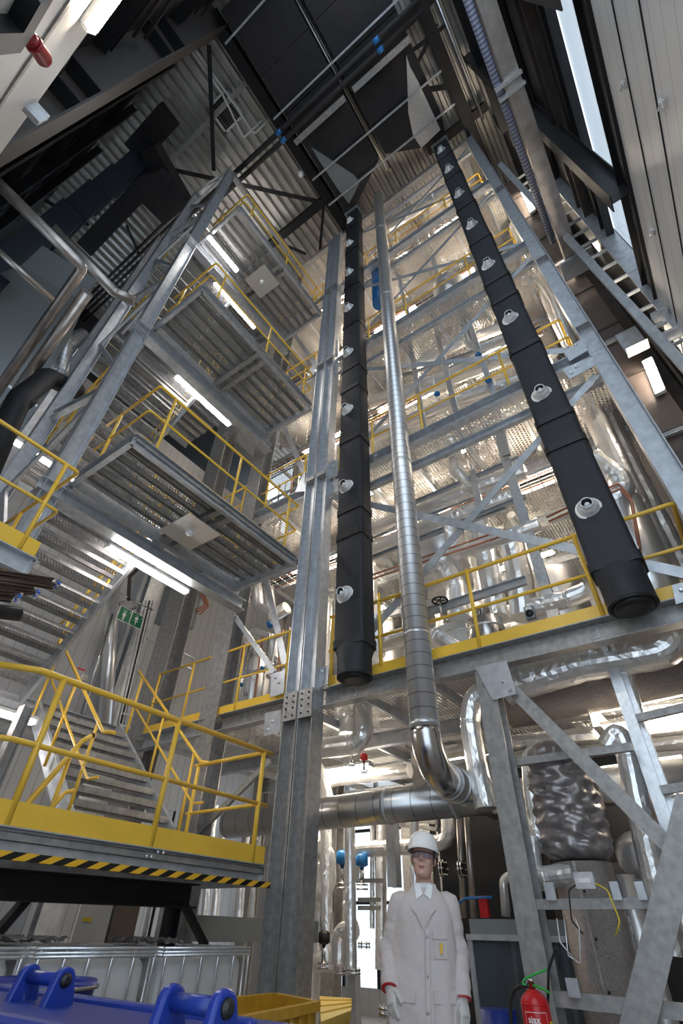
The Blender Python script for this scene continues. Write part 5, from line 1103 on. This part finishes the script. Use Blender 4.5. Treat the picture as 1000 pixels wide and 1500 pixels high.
# ================================================================ UNDER THE LOWEST LANDING
member('floor_beam', C(.14, .20, .014, -1), P(-40, 1293, y=5.0), P(284, 1313, y=5.0), 'black_paint', 'dark steel beam hanging under the lowest landing', 'steel beam')
member('support_leg', I(.12, .12), P(255, 1322, y=5.05), Vector((P(255, 1322, y=5.05).x, 5.05, 0)), 'black_paint', 'dark post under the right end of the dark beam', 'steel post')
member('brace', Q(.08, .05), P(268, 1322, y=5.1), P(300, 1385, y=5.1), 'black_paint', 'dark knee brace at the right end of the dark beam', 'brace')
member('brace', Q(.10, .06), P(45, 1310, y=5.2), P(-20, 1385, y=5.2), 'black_paint', 'dark knee brace at the left under the dark beam', 'brace')
tag(MB().box((P(118, 1330, y=7.2).x, 7.2, 0), (P(165, 1330, y=7.2).x, 7.24, 2.1)).build('partition', 'wall_panel'), 'pale upright panel with a small yellow label behind the white containers', 'panel')
tag(MB().obox(P(128, 1347, y=7.19), (.06, 0, 0), (0, .004, 0), (0, 0, .018)).build('yellow_label', 'warn_label'), 'small yellow label on the pale panel behind the containers', 'label')
tag(MB().box((P(172, 1330, y=7.6).x, 7.6, 0), (P(205, 1330, y=7.6).x, 7.64, 2.2)).build('partition', 'brown_panel'), 'brown panel right of the pale one behind the containers', 'panel')
for i, (u, m_, r) in enumerate([(215, 'galv', .03), (222, 'rubber', .02), (250, 'steel_pipe', .06), (272, 'stainless', .025), (282, 'stainless', .025), (240, 'galv', .08)]):
    pipe('thin_pipe', [Vector((P(u, 1350, y=7.0).x, 7.0, 0)), Vector((P(u, 1350, y=7.0).x, 7.0, 2.6))], r, m_, 'upright pipe behind the white containers, ' + ['first', 'second', 'fourth', 'fifth', 'sixth', 'third'][i] + ' from the left', n=10)
for i, (u, x, r) in enumerate([(297, 6.3, .05), (312, 6.3, .055), (347, 6.2, .06), (366, 6.0, .03)]):
    fp([(u + 18, 1180), (u + 6, 1290), (u, 1372)], x, r, 'foil pipe coming down behind the right container, ' + ['leftmost', 'second', 'third', 'rightmost'][i], n=14)
for i, (u, v, w2) in enumerate([(100, 1210, .3), (200, 1215, .25)]): pass
tag(MB().box((4.9, 5.5, 1.15), (7.2, 5.56, 1.38)).build('low_screen', 'grey_box'), 'dark grey screen low behind the right container', 'screen')

# intermediate bulk containers
def ibc(x):
    t = thing('ibc_container', (x + .53, 4.85, 0), '', 'container')
    bt = MB().box((x + .05, 4.36, .16), (x + 1.01, 5.30, 1.08)).build('bottle', 'ibc_plastic', t)
    bv = bt.modifiers.new('b', 'BEVEL'); bv.width = .09; bv.segments = 4
    for p_ in bt.data.polygons: p_.use_smooth = True
    for i in range(6):
        xx = x + .04 + i * .196
        MB().tube([(xx, 4.32, .12), (xx, 4.32, 1.02), (xx + .004, 4.325, 1.12)], .010, 8, True, None, [.011, .010, .013]).build('cage_bar', 'galv_bright', t)
        MB().tube([(x + 1.045, 4.40 + i * .18, .12), (x + 1.045, 4.40 + i * .18, 1.12)], .010, 8).build('cage_bar', 'galv_bright', t)
    for z in (1.085, 1.105, 1.13): MB().tube([(x, 4.32, z), (x + 1.06, 4.32, z), (x + 1.06, 5.34, z), (x, 5.34, z), (x, 4.31, z)], .011, 8, True, .06).build('top_rail', 'galv_bright', t)
    for z in (.35, .75): MB().tube([(x, 4.33, z), (x + 1.06, 4.33, z), (x + 1.06, 5.34, z), (x, 5.34, z), (x, 4.32, z)], .009, 8, True, .06).build('cage_ring', 'galv_bright', t)
    MB().lathe((x + .5, 4.83, 1.07), (0, 0, 1), [(0, .10), (.04, .10), (.05, .08)], 20).build('lid', 'rubber', t)
    for i in range(3): MB().box((x, 4.32 + i * .45, 0), (x + 1.06, 4.42 + i * .45, .12)).build('pallet_runner', 'galv_dark', t)
    return t
proto = ibc(0)
for i, (x, lab) in enumerate([(2.46, 'white plastic container in a metal cage, middle one under the landing'), (3.56, 'white plastic container in a metal cage beside the double column'), (1.36, 'white plastic container in a metal cage at the left edge of the picture')]):
    if i == 0: r_ = proto
    else:
        r_ = proto.copy(); col.objects.link(r_)
        for ch in list(proto.children): c_ = ch.copy(); col.objects.link(c_); c_.parent = r_; c_.matrix_parent_inverse = ch.matrix_parent_inverse.copy()
    r_.location = Vector((x + .53, 4.85, 0)); r_['label'] = lab; r_['group'] = 'caged white containers under the landing'
for i, (u, v) in enumerate([(30, 1381), (215, 1384)]):
    p = P(u, v, y=4.7); p.z = 1.19; b = MB(); rg = random.Random(i)
    n = 14; vs = [(p.x + (a / n - .5) * .5, p.y + (c_ / n - .5) * .4, p.z - .04 + rg.random() * .05) for c_ in range(n + 1) for a in range(n + 1)]
    b.add(vs, [(c_ * (n + 1) + a, c_ * (n + 1) + a + 1, (c_ + 1) * (n + 1) + a + 1, (c_ + 1) * (n + 1) + a) for c_ in range(n) for a in range(n)], True)
    tag(b.build('plastic_film', 'quilt'), 'crumpled plastic film lying on the ' + ['left', 'middle'][i] + ' caged container', 'plastic film')

# ================================================================ FOREGROUND CONTAINERS
E0, E1 = P(0, 1449, z=1.06), P(365, 1502, z=1.06)
dx = (E1 - E0).normalized(); nrm = Vector((dx.y, -dx.x, 0))
if nrm.dot(E0) > 0: nrm = -nrm                             # towards the camera
t = thing('blue_container', (E0 + E1) / 2 - Vector((0, 0, 1.06)), 'dark blue plastic container with two hinge brackets, nearest the camera at the lower left', 'container')
a = E0 - dx * .5; c_ = E1 + dx * .02
def slab(p, q, w0, w1, z0, z1):
    b = MB(); return b.add([p + nrm * w0 + Vector((0, 0, z0 - p.z)), q + nrm * w0 + Vector((0, 0, z0 - q.z)), q + nrm * w1 + Vector((0, 0, z0 - q.z)), p + nrm * w1 + Vector((0, 0, z0 - p.z)),
                  p + nrm * w0 + Vector((0, 0, z1 - p.z)), q + nrm * w0 + Vector((0, 0, z1 - q.z)), q + nrm * w1 + Vector((0, 0, z1 - q.z)), p + nrm * w1 + Vector((0, 0, z1 - p.z))],
                 [(3, 2, 1, 0), (4, 5, 6, 7), (0, 1, 5, 4), (1, 2, 6, 5), (2, 3, 7, 6), (3, 0, 4, 7)])
def bev(o, w=.02, s=3):
    m_ = o.modifiers.new('bevel', 'BEVEL'); m_.width = w; m_.segments = s; m_.limit_method = 'ANGLE'; return o
bev(slab(a, c_, 0, .35, .1, 1.06).build('body', 'blue_plastic', t), .03)
bev(slab(a + dx * .1, c_ - dx * .0, -.26, -.004, .2, 1.045).build('rear_body', 'blue_plastic', t), .03)
bev(slab(a, c_, -.02, .02, 1.02, 1.075).build('rim', 'blue_plastic', t), .015)
for i, (ua, va, ub, vb) in enumerate([(42, 1424, 88, 1430), (250, 1461, 322, 1471)]):
    pa, pb = P(ua, va + 6, z=1.118), P(ub, vb + 6, z=1.118); pb = pa + dx * (pb - pa).length
    h = thing('x', pa, None, None); bpy.data.objects.remove(h)
    br = MB().tube([pa, pb], .018, 16).build('hinge_bar', 'blue_plastic', t)
    for s_, pt in ((-1, pa), (1, pb)):
        o_ = pt + dx * (.0 if s_ < 0 else 0)
        out = [(-.06, -.08), (.06, -.08), (.036, .012), (.024, .027), (0, .034), (-.024, .027), (-.034, .012)]
        bev(MB().poly([o_ + dx * (-.014) - nrm * u_ + Vector((0, 0, w_)) for u_, w_ in out], dx * .028).build('hinge_cheek', 'blue_plastic', br), .008, 2)
        MB().poly([o_ - dx * .004 * 1 - nrm * .02 * k + Vector((0, 0, -.02)) for k in (0,)] + [o_ - dx * .004 - nrm * .0 + Vector((0, 0, -.11)), o_ - dx * (.07 * s_) + Vector((0, 0, -.11))], nrm * .01).build('gusset_rib', 'blue_plastic', br)
    MB().lathe(pb + dx * .014, dx, [(0, .019), (.008, .017), (.009, .010), (.013, .009)], 18).build('pivot_bolt', 'rubber', br)
dc = P(58, 1442, z=1.04); t = thing('blue_drum', (dc.x, dc.y, 0), 'dark blue round drum rim behind the near blue container', 'drum')
MB().lathe((dc.x, dc.y, .3), (0, 0, 1), [(0, .24), (.72, .25), (.74, .265), (.76, .25), (.74, .235), (.60, .23), (.6, .0)], 36).build('drum_shell', 'blue_plastic', t)
MB().tube([(dc.x + .262 * math.cos(k * math.pi / 16), dc.y + .262 * math.sin(k * math.pi / 16), 1.035) for k in range(33)], .008, 8, False).build('clamp_ring', 'quilt', t)
# yellow crates
g = [P(u, v, z=.92) for u, v in ((345, 1490), (463, 1467), (402, 1455), (300, 1466))]
t = thing('yellow_crate', (sum(g, Vector()) / 4) - Vector((0, 0, .92)), 'ochre yellow ribbed plastic crate in front of the double column foot', 'crate')
b = MB(); n = 4; gi = [p.lerp(sum(g, Vector()) / 4, .06) for p in g]
dn = Vector((0, 0, -.8))
b.add(g + gi + [p + dn for p in g] + [p + dn * .9 for p in gi], [(i, (i + 1) % 4, 8 + (i + 1) % 4, 8 + i) for i in range(4)] + [(4 + (i + 1) % 4, 4 + i, 12 + i, 12 + (i + 1) % 4) for i in range(4)] + [(i, 4 + i, 4 + (i + 1) % 4, (i + 1) % 4) for i in range(4)] + [(15, 14, 13, 12), (8, 9, 10, 11)])
b.build('crate_body', 'ochre_plastic', t)
for i in range(4):
    p, q = g[i], g[(i + 1) % 4]; o_ = ((p + q) / 2 - sum(g, Vector()) / 4).normalized() * .02
    MB().prof(Q(.05, .045), p + o_ * .6 + Vector((0, 0, -.02)), q + o_ * .6 + Vector((0, 0, -.02))).build('rim_lip', 'ochre_plastic', t)
    for k in range(1, 8): f = p.lerp(q, k / 8) + o_ * .5; MB().prof(Q(.02, .03), f + Vector((0, 0, -.04)), f + Vector((0, 0, -.7)), (1, 0, 0)).build('rib', 'ochre_plastic', t)
    MB().prof(Q(.03, .02), p + o_ + Vector((0, 0, -.16)), q + o_ + Vector((0, 0, -.16))).build('cross_rib', 'ochre_plastic', t)
g = [P(u, v, z=.70) for u, v in ((470, 1497), (514, 1480), (515, 1462), (468, 1459))]
gc = sum(g, Vector()) / 4
t = thing('yellow_bin', gc - Vector((0, 0, .7)), 'bright yellow plastic bin lid lit by the window, right of the double column foot', 'bin')
MB().poly(g, (0, 0, -.06)).build('lid', 'yellow_plastic', t)
MB().poly([p.lerp(gc, .12) + Vector((0, 0, -.06)) for p in g], (0, 0, -.6)).build('tub', 'yellow_plastic', t)
for i in range(3): MB().prof(Q(.02, .012), g[0].lerp(g[3], .25 + i * .25) + Vector((0, 0, .006)), g[1].lerp(g[2], .25 + i * .25) + Vector((0, 0, .006))).build('lid_rib', 'yellow_plastic', t)

# ================================================================ FIRE EXTINGUISHER
EX = 4.75
pc = P(783, 1470, x=EX); zt = P(780, 1449, x=EX).z; er = abs(P(762, 1475, x=EX).y - P(804, 1475, x=EX).y) / 2 * .93
t = thing('fire_extinguisher', (EX, pc.y, .35), 'red fire extinguisher with green lever and black hose on the short column', 'fire extinguisher')
MB().lathe((EX, pc.y, zt), (0, 0, -1), [(-.0, .03), (.01, .045), (.035, er * .82), (.06, er * .97), (.085, er), (.60, er), (.62, er * .9), (.62, .0)], 40).build('cylinder', 'red_paint', t)
MB().lathe((EX, pc.y, zt - .07), (0, 0, 1), [(0, er * .985), (0, er * 1.0), (-.006, er * 1.012), (-.01, er * 1.0)], 40).build('seam_ring', 'red_paint', t)
MB().lathe((EX, pc.y, zt - .01), (0, 0, 1), [(0, .022), (.05, .022), (.051, .028), (.065, .024)], 18).build('valve', 'stainless', t)
hz = zt + .05
MB().tube([P(776, 1444, x=EX), P(764, 1441, x=EX - .01), P(768, 1434, x=EX), P(781, 1428, x=EX), P(800, 1420, x=EX)], .0075, 8, True, .02).build('lever', 'green_paint', t)
MB().tube([P(776, 1443, x=EX), P(786, 1445, x=EX - .03), P(797, 1449, x=EX - .03), P(806, 1456, x=EX - .02)], .008, 8, True, .02).build('handle', 'green_paint', t)
MB().tube([P(774, 1444, x=EX), P(763, 1444, x=EX), P(752, 1450, x=EX), P(747, 1468, x=EX), P(748, 1492, x=EX), P(752, 1540, x=EX)], .013, 12, True, .05).build('hose', 'rubber', t)
# label facing the camera
view = Vector((EX, pc.y, 0)).normalized(); side = Vector((view.y, -view.x, 0))
def on_cyl(a_deg, z, dr=.0):
    a = R(a_deg); d = -view * math.cos(a) + side * math.sin(a); return Vector((EX, pc.y, z)) + d * (er + dr)
def band(a0, a1, z0, z1, dr, m, name, parent, n=14):
    b = MB(); vs = [on_cyl(a0 + (a1 - a0) * i / n, z, dr) for z in (z0, z1) for i in range(n + 1)]
    b.add(vs, [(i, i + 1, n + 2 + i, n + 1 + i) for i in range(n)], True); return b.build(name, m, parent)
lz = zt - .112
lb = band(-50, 42, lz - .0, lz + .003, .0012, 'white_plain', 'label_outline', t)
for a0 in (-50, 41): band(a0, a0 + 1.5, lz - .2, lz, .0012, 'white_plain', 'label_outline', t, 2)
band(54, 80, lz - .2, lz - .04, .0012, 'warn_label', 'yellow_label', t)
def text_mesh(body, size, place, name, m, parent, extrude=.0):
    cu = bpy.data.curves.new('txt', 'FONT'); cu.body = body; cu.size = size; cu.align_x = 'CENTER'; cu.offset = size * .02
    tmp = bpy.data.objects.new('txt', cu); col.objects.link(tmp)
    me = bpy.data.meshes.new_from_object(tmp.evaluated_get(bpy.context.evaluated_depsgraph_get()))
    vs = [place(v.co.x, v.co.y) for v in me.vertices]; fs = [tuple(p.vertices) for p in me.polygons]
    bpy.data.objects.remove(tmp); bpy.data.curves.remove(cu); bpy.data.meshes.remove(me)
    return MB().add(vs, fs).build(name, m, parent)
text_mesh('ajax', .050, lambda x, y: on_cyl(-14 + math.degrees(x / er), lz - .050 + y, .002), 'lettering', 'white_plain', t)
for a0, a1 in ((-36, -14), (-8, 20)): band(a0, a1, lz - .074, lz - .064, .0014, 'quilt', 'faint_line', t, 6)
MB().box((EX + er * .8, pc.y - .03, .6), (5.26, pc.y + .03, .66)).build('wall_bracket', 'rubber', t)
#@@FORE
# ================================================================ PERSON
VD = Vector((.886, .463, 0)).normalized(); SD = Vector((VD.y, -VD.x, 0)); PB = VD * 4.5
def W(x, y, z): return PB + SD * (x - max(0, 1.60 - z) * .08) + VD * y + Vector((0, 0, z * 1.035))   # x to the right of the picture, y away from the camera
pt = thing('person', PB, 'person in a long white coat, white helmet and glasses, standing beside the bright window', 'person')
def loft(b, rings, n=24, cap=True):
    """rings of (centre, half-width vector, half-depth vector)"""
    vs = []
    for c, u, v in rings:
        for k in range(n): a = 2 * math.pi * k / n; vs.append(c + u * math.cos(a) + v * math.sin(a))
    m = len(rings); fs = [(i * n + k, i * n + (k + 1) % n, (i + 1) * n + (k + 1) % n, (i + 1) * n + k) for i in range(m - 1) for k in range(n)]
    fs += [tuple(range(n - 1, -1, -1)), tuple((m - 1) * n + k for k in range(n))]
    b.add(vs, fs, True); return b
def tapered(b, pts, n=14):                                # pts: (point, radius)
    ps = [p for p, r in pts]; return b.tube(ps, 1, n, True, None, [r for p, r in pts])
HC = W(.0, .0, 1.685)                                     # head centre
hp = R(-7); roll = R(5); yawh = R(-6)
hm = Matrix.Rotation(yawh, 3, 'Z')
def H(x, y, z):                                           # head frame, tilted slightly back and to the side
    q = Vector((x, y, z)); q = Matrix.Rotation(roll, 3, 'Y') @ (Matrix.Rotation(hp, 3, 'X') @ (hm @ q))
    q *= 1.07; return PB + SD * q.x + VD * q.y + Vector((0, 0, 1.685 + q.z))
def Hv(x, y, z): return H(x, y, z) - H(0, 0, 0)
def remesh(o, vox, sm=2, it=6):
    m = o.modifiers.new('r', 'REMESH'); m.mode = 'VOXEL'; m.voxel_size = vox; m.use_smooth_shade = True
    s = o.modifiers.new('s', 'SMOOTH'); s.factor = .5; s.iterations = it; return o
b = MB()
# skull and face
rows = [(-.118, .030, .034, -.050), (-.108, .044, .046, -.046), (-.088, .055, .062, -.034), (-.060, .064, .078, -.018), (-.03, .070, .088, -.006), (.0, .074, .094, 0), (.04, .077, .097, .004), (.08, .072, .090, .006), (.11, .052, .066, .008), (.125, .02, .03, .008)]
loft(b, [(H(0, yo, z), Hv(w, 0, 0), Hv(0, d, 0)) for z, w, d, yo in rows], 28)
tapered(b, [(H(0, -.088, .018), .009), (H(0, -.100, .0), .010), (H(0, -.112, -.018), .013), (H(0, -.100, -.028), .012)], 10)   # nose
for s in (-1, 1):
    tapered(b, [(H(s * .010, -.100, -.026), .008), (H(s * .017, -.094, -.024), .008)], 8)
    b.sphere(H(s * .075, .012, -.006), .030, 10, 8, (.25, .6, 1))                    # ear
    b.sphere(H(s * .045, -.065, -.028), .022, 10, 8)                                  # cheek
    tapered(b, [(H(s * .012, -.088, .030), .008), (H(s * .05, -.074, .030), .009)], 8)  # brow
b.sphere(H(0, -.085, -.100), .020, 10, 8, (1.2, 1, .8))   # chin
tapered(b, [(H(-.022, -.084, -.060), .006), (H(0, -.094, -.058), .009), (H(.022, -.084, -.060), .006)], 8)
tapered(b, [(H(-.02, -.084, -.070), .006), (H(0, -.093, -.071), .009), (H(.02, -.084, -.070), .006)], 8)
# neck, torso, legs
loft(b, [(W(0, .02, 1.40), SD * .085, VD * .07), (W(0, .018, 1.47), SD * .060, VD * .062), (W(0, .012, 1.53), SD * .054, VD * .058), (W(0, .008, 1.62), SD * .053, VD * .060)])
loft(b, [(W(0, .02, z), SD * w, VD * d) for z, w, d in ((.80, .14, .10), (.90, .165, .115), (1.05, .145, .10), (1.2, .16, .11), (1.34, .18, .115), (1.42, .15, .09), (1.46, .08, .06))])
for s in (-1, 1):
    tapered(b, [(W(s * .09, .02, .92), .085), (W(s * .10, .02, .70), .075), (W(s * .10, .02, .50), .055), (W(s * .10, .05, .30), .052), (W(s * .10, .06, .10), .038), (W(s * .10, .06, .05), .036)])
    tapered(b, [(W(s * .10, .09, .045), .04), (W(s * .105, -.04, .04), .042), (W(s * .11, -.14, .03), .03)])
# arms and hands
ARM = {-1: [W(-.165, .02, 1.385), W(-.235, .06, 1.13), W(-.225, -.06, .965)], 1: [W(.165, .02, 1.385), W(.225, .06, 1.12), W(.240, -.02, .93)]}
def hand(b, s, dr):
    w0 = ARM[s][2]; el = ARM[s][1]; d = (w0 - el).normalized()
    d = (d * .8 + Vector((0, 0, -.45)) + SD * (.12 if s < 0 else .05)).normalized()
    back = (SD * s * .55 - VD * .55); back = (back - d * back.dot(d)).normalized(); ac = d.cross(back).normalized()   # across the palm
    if ac.dot(VD) > 0: ac = -ac                          # thumb side, towards the camera
    loft(b, [(w0 - d * .03, ac * (.028 + dr), back * (.022 + dr)), (w0 + d * .01, ac * (.030 + dr), back * (.020 + dr)), (w0 + d * .05, ac * (.041 + dr), back * (.019 + dr)), (w0 + d * .09, ac * (.043 + dr), back * (.017 + dr)), (w0 + d * .098, ac * (.038 + dr), back * (.012 + dr))], 16)
    for i, (off, ln, cur) in enumerate(((.031, .072, .25), (.011, .080, .35), (-.010, .075, .42), (-.030, .058, .5))):
        p = w0 + d * .088 + ac * off; dd = d.copy(); pts = [(p - d * .02, .0095 + dr)]
        for k, f in enumerate((.42, .32, .26)):
            pts.append((p, .0098 + dr - .0008 * k)); dd = (dd - back * cur * (.6 + .2 * k)).normalized(); p = p + dd * ln * f
        pts.append((p, .0068 + dr)); tapered(b, pts, 10); b.sphere(p, .0070 + dr, 8, 6)
    p = w0 + d * .025 + ac * .026; q = p + (d * .55 + ac * .75 - back * .2).normalized() * .036; r_ = q + (d * .9 + ac * .35 - back * .35).normalized() * .030; e = r_ + (d * .95 - back * .4).normalized() * .024
    tapered(b, [(p, .014 + dr), (q, .0125 + dr), (r_, .0115 + dr), (e, .008 + dr)], 10); b.sphere(e, .0083 + dr, 8, 6)
for s in (-1, 1):
    sh, el, wr = ARM[s]; tapered(b, [(sh - SD * s * .04, .05), (sh, .052), (sh.lerp(el, .5), .044), (el, .038), (el.lerp(wr, .4), .037), (wr, .024)]); hand(b, s, 0)
body = remesh(b.build('body', 'skin', pt), .0055, it=2)
# eyes, lips and hair
for s in (-1, 1):
    ey = MB().sphere(H(s * .030, -.0815, .006), .0125, 12, 8).build('eye', 'white_plain', pt); MB().sphere(H(s * .030, -.0925, .006), .0045, 10, 6).build('iris', 'hair', ey)
b = MB(); tapered(b, [(H(-.023, -.0865, -.0645), .003), (H(-.008, -.0985, -.0605), .0055), (H(0, -.0995, -.062), .005), (H(.008, -.0985, -.0605), .0055), (H(.023, -.0865, -.0645), .003)], 8)
tapered(b, [(H(-.02, -.088, -.067), .003), (H(0, -.099, -.071), .0062), (H(.02, -.088, -.067), .003)], 8); b.build('lips', 'lips', pt)
b = MB(); rr = []
for z, w, d in ((-.03, .0755, .088), (.0, .080, .098), (.04, .0825, .102), (.07, .081, .101)):
    rr.append((H(0, .012, z), Hv(w, 0, 0), Hv(0, d, 0)))
vs = []; n = 30
for c, u, v in rr:
    for k in range(n + 1): a = R(-25) + R(230) * k / n; vs.append(c + u * math.cos(a) + v * math.sin(a))
b.add(vs, [(i * (n + 1) + k, i * (n + 1) + k + 1, (i + 1) * (n + 1) + k + 1, (i + 1) * (n + 1) + k) for i in range(3) for k in range(n)], True)
ho = b.build('hair', 'hair', pt); so = ho.modifiers.new('s', 'SOLIDIFY'); so.thickness = .008
# helmet
b = MB(); n = 36; vs = []
prof_ = [(.040, 1.07), (.045, 1.08), (.052, 1.04), (.075, 1.02), (.10, .97), (.125, .86), (.145, .70), (.158, .48), (.164, .24), (.165, .02)]
for z, f in prof_:
    for k in range(n):
        a = 2 * math.pi * k / n; cx, cy = math.cos(a), math.sin(a); peak = 0
        if z < .05: peak = max(0, -cy) ** 2 * .045
        vs.append(H(cx * .103 * f, cy * (.130 * f + peak) + .006, z + (0.0 if z > .05 else -.012 * max(0, -cy))))
m = len(prof_); b.add(vs, [(i * n + k, i * n + (k + 1) % n, (i + 1) * n + (k + 1) % n, (i + 1) * n + k) for i in range(m - 1) for k in range(n)] + [tuple((m - 1) * n + k for k in range(n))], True)
he = b.build('helmet', 'helmet', pt); so = he.modifiers.new('s', 'SOLIDIFY'); so.thickness = .004
b = MB(); tapered(b, [(H(0, -.118, .075), .006), (H(0, -.105, .118), .009), (H(0, -.06, .155), .011), (H(0, .0, .167), .011), (H(0, .08, .15), .010)], 10); b.build('helmet_ridge', 'helmet', he)
# glasses
b = MB(); n = 16; vs = []
for z in (-.014, .020):
    for k in range(n + 1): a = R(-70) + R(140) * k / n; vs.append(H(math.sin(a) * .078, -math.cos(a) * .106 - .002, z + .004 * abs(math.sin(a))))
b.add(vs, [(k, k + 1, n + 2 + k, n + 1 + k) for k in range(n)], True); gl = b.build('glasses', 'lens_dark', pt); so = gl.modifiers.new('s', 'SOLIDIFY'); so.thickness = .002
b = MB()
for s in (-1, 1): b.tube([H(s * .073, -.035, .012), H(s * .080, .0, .010), H(s * .081, .03, .0)], .003, 6)
b.tube([H(math.sin(R(-70 + 14 * k)) * .079, -math.cos(R(-70 + 14 * k)) * .107 - .002, .022) for k in range(11)], .0028, 6); b.build('glasses_frame', 'rubber', gl)
# shirt at the neck
b = MB(); loft(b, [(W(0, .02, 1.30), SD * .16, VD * .118), (W(0, .02, 1.40), SD * .12, VD * .10), (W(0, .016, 1.455), SD * .075, VD * .075), (W(0, .012, 1.49), SD * .064, VD * .070)]); b.build('shirt', 'white_plain', pt)
for s in (-1, 1):
    b = MB(); b.poly([W(s * .006, -.098, 1.425), W(s * .050, -.108, 1.395), W(s * .066, -.060, 1.475), W(s * .030, -.066, 1.485)], VD * .008); b.build('shirt_collar', 'white_plain', pt)
# coat: body and sleeves in one surface
b = MB(); n = 72; vs = []; prof_ = [(.42, .285, .19), (.55, .275, .185), (.70, .262, .178), (.85, .245, .168), (1.0, .228, .158), (1.1, .218, .150), (1.2, .218, .148), (1.3, .215, .148), (1.35, .205, .140), (1.395, .182, .122), (1.425, .150, .105), (1.445, .115, .094), (1.465, .088, .084)]
def interp(z):
    for (a, w0, d0), (c, w1, d1) in zip(prof_, prof_[1:]):
        if z <= c: f = (z - a) / (c - a); return w0 + (w1 - w0) * f, d0 + (d1 - d0) * f
    return prof_[-1][1:]
zs = [.42 + (1.465 - .42) * i / 60 for i in range(61)]
for z in zs:
    w, d = interp(z); low = max(0, (1.25 - z) / .8)
    for k in range(n):
        a = 2 * math.pi * k / n; cx, cy = math.cos(a), math.sin(a)
        f = 1 + low * (.035 * math.sin(a * 7 + z * 2) + .02 * math.sin(a * 13 - z * 5)) + .020 * math.sin(z * 19 + a * 3 + 2 * math.sin(a * 2 + z * 6)) * (.5 + low) + .012 * math.sin(a * 5 + z * 9)
        sx = abs(cx) ** .85 * (1 if cx > 0 else -1); vs.append(W(sx * w * f, cy * d * f + .02, z))
m = len(zs); b.add(vs, [(i * n + k, i * n + (k + 1) % n, (i + 1) * n + (k + 1) % n, (i + 1) * n + k) for i in range(m - 1) for k in range(n)] + [tuple(range(n - 1, -1, -1)), tuple((m - 1) * n + k for k in range(n))], True)
for s in (-1, 1):
    sh, el, wr = ARM[s]; pts = []
    path = [sh - SD * s * .05 + Vector((0, 0, .0)), sh + SD * s * .012, sh.lerp(el, .35) + SD * s * .008, sh.lerp(el, .7), el + SD * s * .008, el.lerp(wr, .35), el.lerp(wr, .7), wr + (wr - el).normalized() * .015]
    rad = [.060, .070, .072, .070, .072, .066, .062, .057]; fine = []
    for i in range(len(path) - 1):
        for k in range(6): f = k / 6; fine.append((path[i].lerp(path[i + 1], f), rad[i] + (rad[i + 1] - rad[i]) * f + .0035 * math.sin(i * 5.1 + f * 7.3 + s) * (1 if i > 1 else .3)))
    fine.append((path[-1], rad[-1])); tapered(b, fine, 22)
ct = remesh(b.build('coat', 'coat', pt), .008, it=3)
def coat_y(x, z):
    w, d = interp(z); q = min(1, abs(x) / w); return .02 - d * math.sqrt(max(0, 1 - q ** (2 / .85)))
def patch(name, pts, th=.006, m='coat', off=.010, par=None):   # outline on the front of the coat
    return MB().poly([W(x, coat_y(x, z) - off, z) for x, z in pts], VD * th).build(name, m, par or pt)
# collar and lapels
for s in (-1, 1):
    patch('lapel', [(s * .004, 1.235), (s * .050, 1.315), (s * .085, 1.345), (s * .060, 1.385), (s * .030, 1.33)], off=.016)
    MB().poly([W(s * .050, -.100, 1.385), W(s * .105, -.108, 1.345), W(s * .118, -.075, 1.385), W(s * .085, -.020, 1.485), W(s * .060, -.045, 1.480)], VD * .008).build('collar', 'coat', pt)
patch('front_placket', [(.012, .50), (.040, .50), (.036, 1.25), (.008, 1.25)], off=.014)
for z in (1.205, 1.02, .86): MB().lathe(W(.020, coat_y(.02, z) - .016, z), -VD, [(0, .009), (.003, .009), (.004, .006)], 12).build('button', 'quilt', pt)
patch('breast_pocket', [(.065, 1.10), (.150, 1.10), (.150, 1.22), (.065, 1.22)]); patch('pocket_flap', [(.060, 1.195), (.150, 1.195), (.150, 1.235), (.060, 1.235)], off=.018)
patch('orange_badge', [(.105, 1.125), (.122, 1.125), (.122, 1.175), (.105, 1.175)], off=.020, m='yellow')
for s in (-1, 1):
    patch('side_pocket', [(s * .065, .72), (s * .195, .72), (s * .195, .93), (s * .065, .93)]); patch('pocket_flap', [(s * .058, .90), (s * .198, .90), (s * .198, .955), (s * .058, .955)], off=.020)
    sh, el, wr = ARM[s]; d = (wr - el).normalized(); MB().tube([wr + d * .012, wr + d * .017], .0555, 22, True).build('cuff_edge', 'red_paint', pt)
    b = MB(); hand(b, s, .0035); tapered(b, [(wr - d * .03, .034), (wr + d * .02, .034)], 16); remesh(b.build('glove', 'glove', pt), .0042, it=2)
# trousers and shoes below the coat
for s in (-1, 1):
    b = MB(); tapered(b, [(W(s * .10, .02, .60), .085), (W(s * .10, .03, .30), .075), (W(s * .10, .05, .07), .070)], 20); b.build('trouser_leg', 'white_plain', pt)
    b = MB(); tapered(b, [(W(s * .10, .10, .050), .048), (W(s * .105, -.04, .048), .050), (W(s * .112, -.16, .038), .036)], 16); b.build('shoe', 'rubber', pt)
